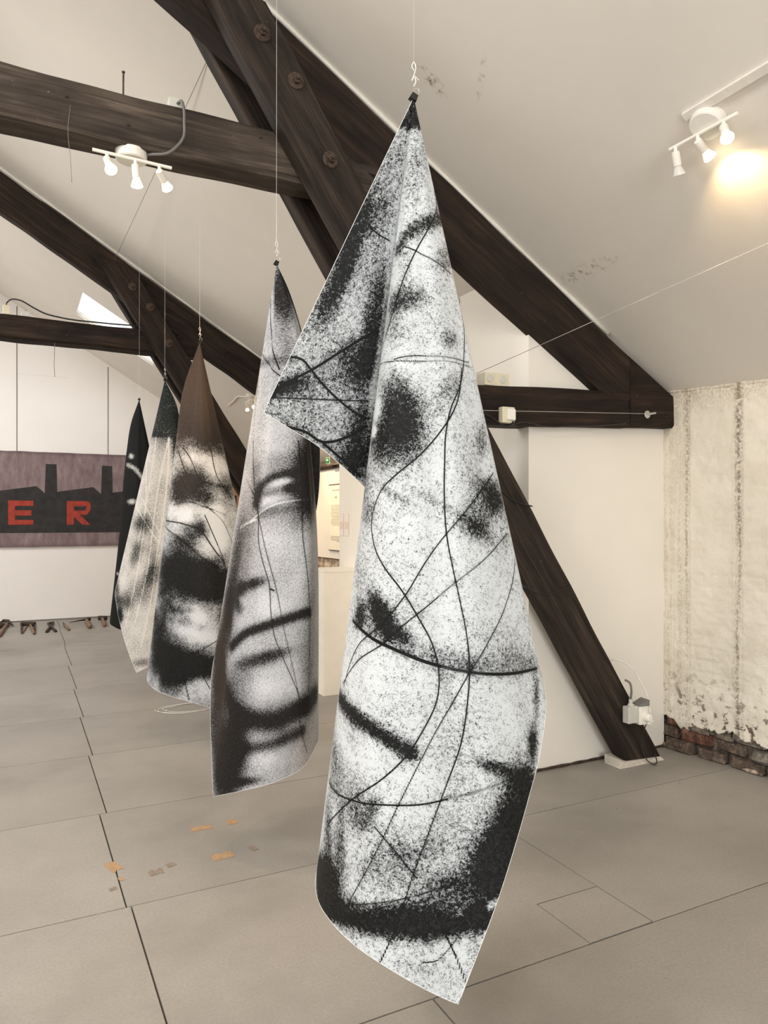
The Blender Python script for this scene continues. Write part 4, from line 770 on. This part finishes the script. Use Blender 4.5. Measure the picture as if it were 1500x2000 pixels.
cable('cable', [on_roof(2.49, 2.06, .012), on_roof(2.50, 2.09, .02), on_roof(2.51, 2.07, .03), on_roof(2.515, 2.06, .02)], .003, M['cable_black'], 'short dark cable loop between trunking and ceiling lamp')
e = tag(empty('ceiling_box', (0, 0, 0)), 'small white box on the ceiling beside the nearest banner', 'junction box')
roof_box('box', 2.72, 2.84, 4.20, 4.33, .05, M['plastic_white'], e); roof_box('cable_cover', 2.775, 2.785, 3.60, 4.2, .008, M['trim_white'], e); roof_box('cable_cover', 2.80, 2.81, 3.60, 4.2, .008, M['trim_white'], e)
tag(roof_box('white_board', .22, .66, 7.64, 7.70, .05, M['trim_white']), 'white board strip lying along the far truss rafter', 'board')
tag(roof_box('white_board', .66, .98, 7.64, 7.69, .025, M['trim_white']), 'thin pale batten below the white board on the far rafter', 'board')
tag(roof_box('foam_strip', 2.15, 2.40, 7.60, 7.68, .03, M['green']), 'olive green foam strip squeezed above the far rafter', 'foam strip')
cable('cable', [on_roof(2.634, 9.9, .008), on_roof(2.62, 9.6, .008), on_roof(2.60, 9.2, .008), on_roof(2.66, 8.98, .012)], .008, M['cable_white'], 'white cable leading to the small far ceiling spotlight')
# near collar: cable, box, nails
e = tag(empty('junction_box', (.671, 3.45, 3.39)), 'grey cable box on top of the near collar beam', 'junction box')
MB().cbox((-.035, -.03, 0), (.035, .03, .055), .004).build('box', M['plastic_grey'], e)
cable('cable', [(.675, 3.42, 3.42), (.682, 3.375, 3.41), (.688, 3.355, 3.37), (.69, 3.352, 3.30), (.688, 3.352, 3.24), (.66, 3.352, 3.19), (.62, 3.36, 3.152), (.56, 3.40, 3.15), (.53, 3.43, 3.155)], .007, M['cable_grey'], 'grey cable wrapped down over the near collar beam to the lamp')
tag(MB().tube([(.436, 3.42, 3.37), (.437, 3.42, 3.50)], .004, 6).lathe([(.007, .11), (.007, .116), (.003, .118)], 8, Matrix.Translation((.437, 3.42, 3.385))).build('iron_rod', M['rust']), 'short iron nail rod standing on the near collar beam', 'nail')
cable('string', [(.215, 3.355, 3.26), (.205, 3.345, 3.15), (.215, 3.345, 3.02), (.22, 3.35, 2.93)], .0012, M['wire_dark'], 'loose string hanging from the near collar beam at the left', 'string')
cable('suspension_wire', [(.97, 4.05, ROOF(.97)-.002), (.86, 7.36, 3.98)], .0016, M['wire_dark'], 'thin dark wire slanting from ceiling to the far truss', 'wire')
cable('suspension_wire', [(2.177, 3.2, 2.271), (2.93, 1.60, 2.74)], .0014, M['wire'], 'thin steel wire slanting across to the brick wall', 'wire', 2)
# tie beam fittings
e = tag(empty('wall_socket', (2.45, 3.46, 2.262)), 'cream double socket box on top of the tie beam', 'socket')
MB().cbox((-.075, -.06, 0), (.09, .03, .075), .005).build('box', M['plastic_cream'], e)
for dx in (-.045, .045):
    MB().lathe([(.022, 0), (.022, .004), (.018, .005)], 18, Matrix.Translation((dx, -.06, .04)) @ Matrix.Rotation(math.pi/2, 4, 'X')).build('socket_face', M['plastic_grey'], e)
e = tag(empty('light_switch', (2.484, 3.365, 2.09)), 'cream light switch screwed to the tie beam', 'switch')
MB().cbox((-.045, -.042, -.045), (.04, 0, .045), .006).build('box', M['plastic_cream'], e)
MB().cbox((-.018, -.056, -.03), (.036, -.04, .032), .005).build('rocker', M['plastic_white'], e)
MB().box((.018, -.05, -.052), (.03, -.03, -.036)).build('cable_gland', M['cable_black'], e)
e = tag(empty('wire_anchor', (3.592, 3.362, 2.169)), 'round steel washer anchoring a wire to the tie beam end', 'anchor')
MB().lathe([(.024, 0), (.025, .003), (.022, .006), (.006, .007)], 20, Matrix.Rotation(math.pi/2, 4, 'X')).build('washer', M['wire'], e)
MB().tube([(-.005, -.012, 0), (.06, -.012, .012)], .007, 8).build('eye_bolt', M['wire'], e)
tag(MB().tube([(2.3, 3.348, 2.106), (3.59, 3.348, 2.172)], .0018, 6).build('tension_wire', M['wire']), 'taut steel wire along the tie beam to the round anchor', 'wire')
cable('cable', [(2.30, 3.352, 2.10), (2.40, 3.352, 2.065), (2.47, 3.35, 2.032), (2.51, 3.35, 2.036), (2.6, 3.352, 2.06), (2.75, 3.352, 2.045), (3.0, 3.352, 2.06), (3.2, 3.352, 2.075), (3.4, 3.352, 2.10)], .004, M['cable_black'], 'thin black cable sagging along the tie beam')
cable('cable', [(2.24, 3.262, 1.72), (2.38, 3.26, 1.66), (2.48, 3.262, 1.60), (2.60, 3.265, 1.575)], .004, M['cable_black'], 'black cable crossing the strut just under the tie beam')
cable('cable', [(2.47, 3.40, 1.21), (2.56, 3.262, 1.12), (2.66, 3.26, 1.08), (2.78, 3.26, 1.09), (2.88, 3.265, 1.12)], .003, M['cable_black'], 'black cable looped round the middle of the near strut')
# sockets on the strut foot
e = tag(empty('power_socket', (3.325, 3.262, .33)), 'grey surface socket on the strut foot with a white plug', 'socket')
MB().cbox((-.045, -.05, -.055), (.035, .0, .045), .005).build('socket_box', M['plastic_grey'], e)
MB().lathe([(.018, .04), (.018, .055), (.012, .06), (.012, .085)], 14, Matrix.Translation((0, -.022, 0))).build('cable_gland', M['plastic_grey'], e)
cv = MB().add([(.035, -.052, .045), (.085, -.09, .05), (.085, -.02, .055), (.035, 0, .05), (.035, -.052, .050), (.085, -.09, .085), (.085, -.02, .088), (.035, 0, .055)], [(0, 3, 2, 1), (4, 5, 6, 7), (0, 1, 5, 4), (1, 2, 6, 5), (2, 3, 7, 6), (3, 0, 4, 7)])
cv.build('flap_cover', M['cable_grey'], e)
MB().cbox((.038, -.06, -.07), (.108, .0, .042), .008).build('socket_box', M['plastic_white'], e)
pl = MB().lathe([(.026, 0), (.027, .02), (.022, .038), (.016, .042)], 18, Matrix.Translation((.085, -.055, -.025)) @ Matrix.Rotation(math.pi/2, 4, 'X')).build('plug', M['plastic_white'], e)
MB().lathe([(.022, 0), (.022, .022), (.017, .03)], 16, Matrix.Translation((.105, -.06, -.05)) @ Matrix.Rotation(math.pi/2+.4, 4, 'X')).build('plug', M['plastic_white'], e)
cable('cable', [(3.436, 3.19, .33), (3.44, 3.22, .43), (3.41, 3.25, .52), (3.36, 3.28, .60), (3.30, 3.31, .64), (3.24, 3.36, .635), (3.19, 3.40, .62)], .0045, M['cable_white'], 'white flex arching from the plug to behind the strut')
cable('cable', [(3.325, 3.24, .418), (3.326, 3.235, .47), (3.32, 3.245, .515), (3.30, 3.262, .53)], .007, M['cable_grey'], 'short grey cable entering the grey socket from above')
cable('cable', [(3.41, 3.20, .26), (3.41, 3.235, .18), (3.42, 3.235, .09), (3.44, 3.21, .03), (3.47, 3.19, .012), (3.50, 3.20, .02), (3.515, 3.23, .06)], .0035, M['cable_black'], 'black flex hanging in a loop at the strut foot')
tag(ft.build('plastic_wrap', M['grey_film']), 'crumpled film wrap around the foot of the near strut', 'wrap')
# far truss cables
for x, s, lab, mt in ((-.06, .028, 'cream junction box at the left end of the far collar beam', 'plastic_cream'), (.10, .035, 'grey junction box on the far collar beam, right of the cream one', 'plastic_grey')):
    e = tag(empty('junction_box', (x, 7.56, 3.39)), lab, 'junction box')
    MB().cbox((-s, -.03, 0), (s, .03, .085 if s < .03 else .05), .004).build('box', M[mt], e)
    MB().tube([(0, 0, .06), (0, 0, .10 if s < .03 else .062)], .007, 8).build('cable_gland', M['cable_black'], e)
cable('cable', [(-.06, 7.55, 3.493), (-.03, 7.55, 3.53), (.05, 7.50, 3.525), (.16, 7.49, 3.47), (.25, 7.49, 3.43), (.4, 7.49, 3.405), (.8, 7.488, 3.40), (1.2, 7.488, 3.405), (1.45, 7.47, 3.36)], .007, M['cable_black'], 'black cable running along the top of the far collar beam')
cable('string', [(.345, 7.49, 3.16), (.342, 7.485, 3.05), (.34, 7.485, 2.93), (.345, 7.485, 2.84)], .0025, M['wire_dark'], 'loose string hanging from the far collar beam', 'string')

# ---------------------------------------------------------------- far end: painting, tools, plinth, text
pe = tag(empty('mural_canvas', (0, Y1-.03, 1.1)), 'long unframed painting of a black factory with red letters on mauve', 'painting')
def canvas_mat():
    m, nt, b = new_mat('mauve_canvas'); tc = nd(nt, 'ShaderNodeTexCoord')
    mp = nd(nt, 'ShaderNodeMapping', {'Vector': (tc, 'Object'), 'Scale': (6, 1, 2)})
    n = nd(nt, 'ShaderNodeTexNoise', {'Vector': mp, 'Scale': 1.6, 'Detail': 7., 'Roughness': .7})
    c = ramp(nt, n, [(.3, (.13, .083, .088)), (.55, (.23, .165, .165)), (.75, (.33, .26, .25))])
    sp = nd(nt, 'ShaderNodeSeparateXYZ', {0: (tc, 'Object')})
    e1 = nd(nt, 'ShaderNodeMapRange', {'Value': (sp, 2), 'From Min': 1.34, 'From Max': 1.40, 'To Max': .6})
    e2 = nd(nt, 'ShaderNodeMapRange', {'Value': (sp, 2), 'From Min': .06, 'From Max': 0., 'To Max': .5})
    c = mix(nt, math_n(nt, 'ADD', e1, e2), c, (.085, .045, .055))
    og = nd(nt, 'ShaderNodeMapRange', {'Value': (sp, 0), 'From Min': 2.0, 'From Max': 2.9})
    c = mix(nt, og, c, (.42, .21, .10))
    out_col(nt, b, c); b.inputs['Roughness'].default_value = .8
    return m
cv = MB(); xs_ = np.linspace(-2.6, 3.35, 60)
top = [(x, 1.40+.006*mnoise.noise(Vector((x*5, 0, 0)))) for x in xs_]; bot = [(x, .006*mnoise.noise(Vector((x*6, 4, 0)))) for x in xs_]
cv.prism(bot+top[::-1], 0, .02).build('canvas', canvas_mat(), pe)
M['factory'] = plain('factory_black', (.022, .019, .018), .8, 0, .5, 9); M['letter_red'] = plain('letter_red', (.33, .035, .018), .75, 0, .25, 14)
z0, zt = .207, .70
sil = [(-2.6, z0), (3.3, z0)]; tops = []
for xc in (-1.56, -.78, 0.0, .78, 1.56, 2.34):     # saw-tooth roofs and chimneys
    tops += [(xc-.36, .79), (xc+.30, .895), (xc+.415, .79)] if xc < 2.3 else [(xc-.36, .79), (xc+.3, .895), (3.3, .8)]
MB().prism(sil+tops[::-1]+[(-2.6, .80)], -.003, .001).build('factory_silhouette', M['factory'], pe)
for xc in (-1.07, -.285, .495, 1.275, 2.06): MB().prism([(xc-.085, .72), (xc+.085, .72), (xc+.075, 1.225), (xc-.07, 1.225)], -.004, .001).build('chimney', M['factory'], pe)
def letter(polys, x, w, z, h_, nm):
    mb = MB()
    for p in polys: mb.prism([(x+a*w, z+b_*h_) for a, b_ in p], -.006, -.0025)
    mb.build(nm, M['letter_red'], pe)
letter([[(0, 0), (.27, 0), (.27, 1), (0, 1)], [(.27, .78), (1, .78), (1, 1), (.27, 1)], [(.27, .38), (.92, .38), (.92, .6), (.27, .6)], [(.27, 0), (1, 0), (1, .2), (.27, .2)]], -.07, .33, .325, .355, 'letter')
letter([[(0, 0), (.3, 0), (.3, 1), (0, 1)], [(.3, .78), (.85, .78), (1, .9), (.9, 1), (.3, 1)], [(.78, .62), (1, .62), (1, .9), (.85, .80)], [(.3, .42), (.85, .42), (1, .62), (.78, .62), (.74, .6), (.3, .6)], [(.3, .42), (.55, .42), (1, 0), (.66, 0), (.3, .33)]], .71, .33, .325, .355, 'letter')

def tool(name, label, strokes):
    """strokes: (points, radii, material, part name) on the floor"""
    c = strokes[0][0][0]; e = tag(empty(name, (c[0], c[1], 0)), label, 'tool', 'old tools laid out along the far wall')
    for pts, rad, mt, pn in strokes:
        MB().tube([(p[0]-c[0], p[1]-c[1], (p[2] if len(p) > 2 else max(rad))+.001) for p in pts], list(rad), 8).build(pn, M[mt], e, True)
tool('pickaxe', 'pickaxe with curved iron head at the left end of the tool row', [([(-.07, 11.7), (-.15, 10.7), (-.17, 10.45)], [.022, .025, .025], 'tool_wood', 'handle'), ([(-.17, 11.78, .03), (-.13, 11.84, .045), (-.07, 11.70, .05), (-.01, 11.35, .03)], [.008, .02, .026, .01], 'tool_iron', 'head'), ([(-.17, 11.3), (-.13, 11.42)], [.04, .03], 'tool_iron', 'loose_stone')])
tool('frame_saw', 'rusty frame saw with two legs on the floor', [([(.10, 11.46), (.27, 11.35)], [.03, .03], 'tool_iron', 'crossbar'), ([(.10, 11.45), (.10, 10.65)], [.014, .014], 'tool_iron', 'arm'), ([(.10, 10.65), (.16, 11.29)], [.012, .012], 'tool_wood', 'blade'), ([(.21, 11.36), (.24, 10.52)], [.018, .018], 'tool_wood', 'handle'), ([(.27, 11.35), (.24, 10.52)], [.012, .014], 'tool_iron', 'arm')])
tool('tongs', 'crossed iron tongs in the middle of the tool row', [([(.39, 10.6), (.51, 11.46)], [.018, .013], 'tool_iron', 'arm'), ([(.50, 10.6), (.44, 11.38)], [.018, .013], 'tool_iron', 'arm'), ([(.44, 11.38), (.51, 11.46)], [.02, .02], 'tool_iron', 'jaw')])
tool('chisel', 'short pointed chisel on the floor beside the board joint', [([(.64, 11.5), (.64, 11.18)], [.002, .016], 'tool_iron', 'point'), ([(.64, 11.18), (.665, 10.66)], [.018, .016], 'tool_wood', 'shaft')])
tool('long_pick', 'pick with one long thin spike on the floor', [([(.71, 11.3, .03), (.90, 11.44, .035), (1.0, 11.52, .035)], [.004, .012, .028], 'tool_iron', 'spike'), ([(.95, 11.44), (.935, 10.74)], [.024, .032], 'tool_wood', 'handle')])
tool('mallet', 'hammer with short square head at the right end of the tool row', [([(1.135, 11.62), (1.235, 11.55)], [.032, .032], 'tool_iron', 'head'), ([(1.18, 11.56), (1.135, 10.82)], [.022, .026], 'tool_wood', 'handle')])

e = tag(empty('plinth', (2.53, 5.945, 0)), 'tall white display plinth standing against the partition', 'plinth')
MB().cbox((-.185, -.215, 0), (.184, .215, 1.05), .003).build('body', M['plinth'], e); MB().cbox((-.188, -.218, 1.05), (.186, .218, 1.067), .002).build('top', M['plinth'], e)

e = tag(empty('text_scroll', (3.815, 8.88, 1.09)), 'hanging paper text panel with thin bars on the far right wall', 'text panel')
MB().box((-.002, -.22, 0), (0, .22, .88)).build('sheet', M['paper'], e)
for zz in (.0, .88): MB().tube([(-.006, -.24, zz), (-.006, .24, zz)], .007, 8).build('bar', M['wire_dark'], e)
rnd = random.Random(3)
def textline(z, y0, y1, t=.006): MB().box((-.004, y0, z), (-.002, y1, z+t)).build('text_line', M['ink'], e)
textline(.795, -.13, .14, .012); textline(.695, -.02, .035, .025)
for i in range(15): textline(.60-i*.019, -.18, .18-(rnd.uniform(0, .1) if i % 5 == 4 else 0), .006)
for i in range(5): textline(.185-i*.017, -.18, .18-(.2 if i == 4 else 0), .006)
for yy, lab in ((6.20, 'pale printed sheet pinned at the end of the partition'), (6.085, 'pale printed sheet pinned to the partition nearer the viewer')):
    e = tag(empty('pinned_sheet', (PX-.004, yy, 1.35)), lab, 'paper')
    MB().box((-.001, -.045, 0), (.002, .045, .21)).build('sheet', plain('pale_print', (.80, .70, .62), .8, 0, .05, 60), e)
    MB().box((-.002, -.035, .06), (-.001, .035, .13)).build('picture', plain('pale_picture', (.72, .56, .47), .8, 0, .1, 60), e)
e = tag(empty('exit_sign', (3.70, 8.86, 2.275)), 'small green emergency exit sign under the eaves', 'exit sign')
MB().cbox((-.02, -.075, -.04), (.06, .075, .045), .004).build('housing', M['plastic_grey'], e); MB().box((-.024, -.065, -.035), (-.02, .065, .04)).build('panel', M['exit_green'], e)
MB().box((-.026, -.035, .0), (-.024, .035, .02)).build('symbol', plain('exit_white', (.5, .6, .5), .5), e)

# ---------------------------------------------------------------- scraps on the floor
def scrap(x, y, lx, ly, rot, mat, label):
    rnd = random.Random(int(x*1000+y*77)); n = 9; P_ = []
    for i in range(n): P_.append((-lx/2+lx*i/(n-1), -ly/2+rnd.uniform(-.12, .12)*ly))
    for i in range(n): P_.append((lx/2-lx*i/(n-1), ly/2+rnd.uniform(-.2, .2)*ly))
    v = [(a, b_, .0004) for a, b_ in P_]+[(a, b_, .0016) for a, b_ in P_]; m_ = len(P_)
    o = MB().add(v, [tuple(range(m_))[::-1], tuple(range(m_, 2*m_))]+[(i, (i+1) % m_, (i+1) % m_+m_, i+m_) for i in range(m_)]).build('tape_scrap', mat)
    o.location = (x, y, 0); o.rotation_euler = (0, 0, rot); tag(o, label, 'tape scrap', 'scraps of tape stuck to the floor'); return o
scrap(.815, 3.555, .10, .05, 0, M['tape'], 'brown tape scrap on the floor below the face banner, leftmost of the upper pair')
scrap(.965, 3.555, .05, .055, 0, M['tape'], 'small brown tape scrap, right one of the upper pair')
scrap(.83, 3.215, .095, .055, .05, M['tape'], 'brown tape scrap nearer the viewer, alone in the lower row')
scrap(.385, 3.33, .05, .09, .3, M['tape'], 'rounded brown tape scrap over the long floor joint')
scrap(.40, 3.20, .02, .03, .2, M['tape'], 'tiny ochre scrap beside the long floor joint')
scrap(.54, 3.195, .06, .045, .1, M['felt'], 'torn dark scrap between floor joint and brown tape')
scrap(.61, 3.235, .04, .035, .2, M['felt'], 'small dark torn scrap right of the torn pair')
scrap(.975, 3.225, .03, .05, .2, M['felt'], 'thin dark scrap right of the lower brown tape')
scrap(.36, 3.13, .03, .025, .2, M['felt'], 'small dark spot left of the floor joint')
random.seed(11); wp = []
for i in range(26):
    a = i*.9; wp.append((1.25+.28*math.cos(a)*(1-.012*i)+random.uniform(-.03, .03), 5.85+.13*math.sin(a)+random.uniform(-.03, .03), .004+.003*(i % 3)))
cable('wire_coil', wp, .0016, M['cable_white'], 'loose coil of thin white wire on the floor behind the face banner', 'wire', 4)
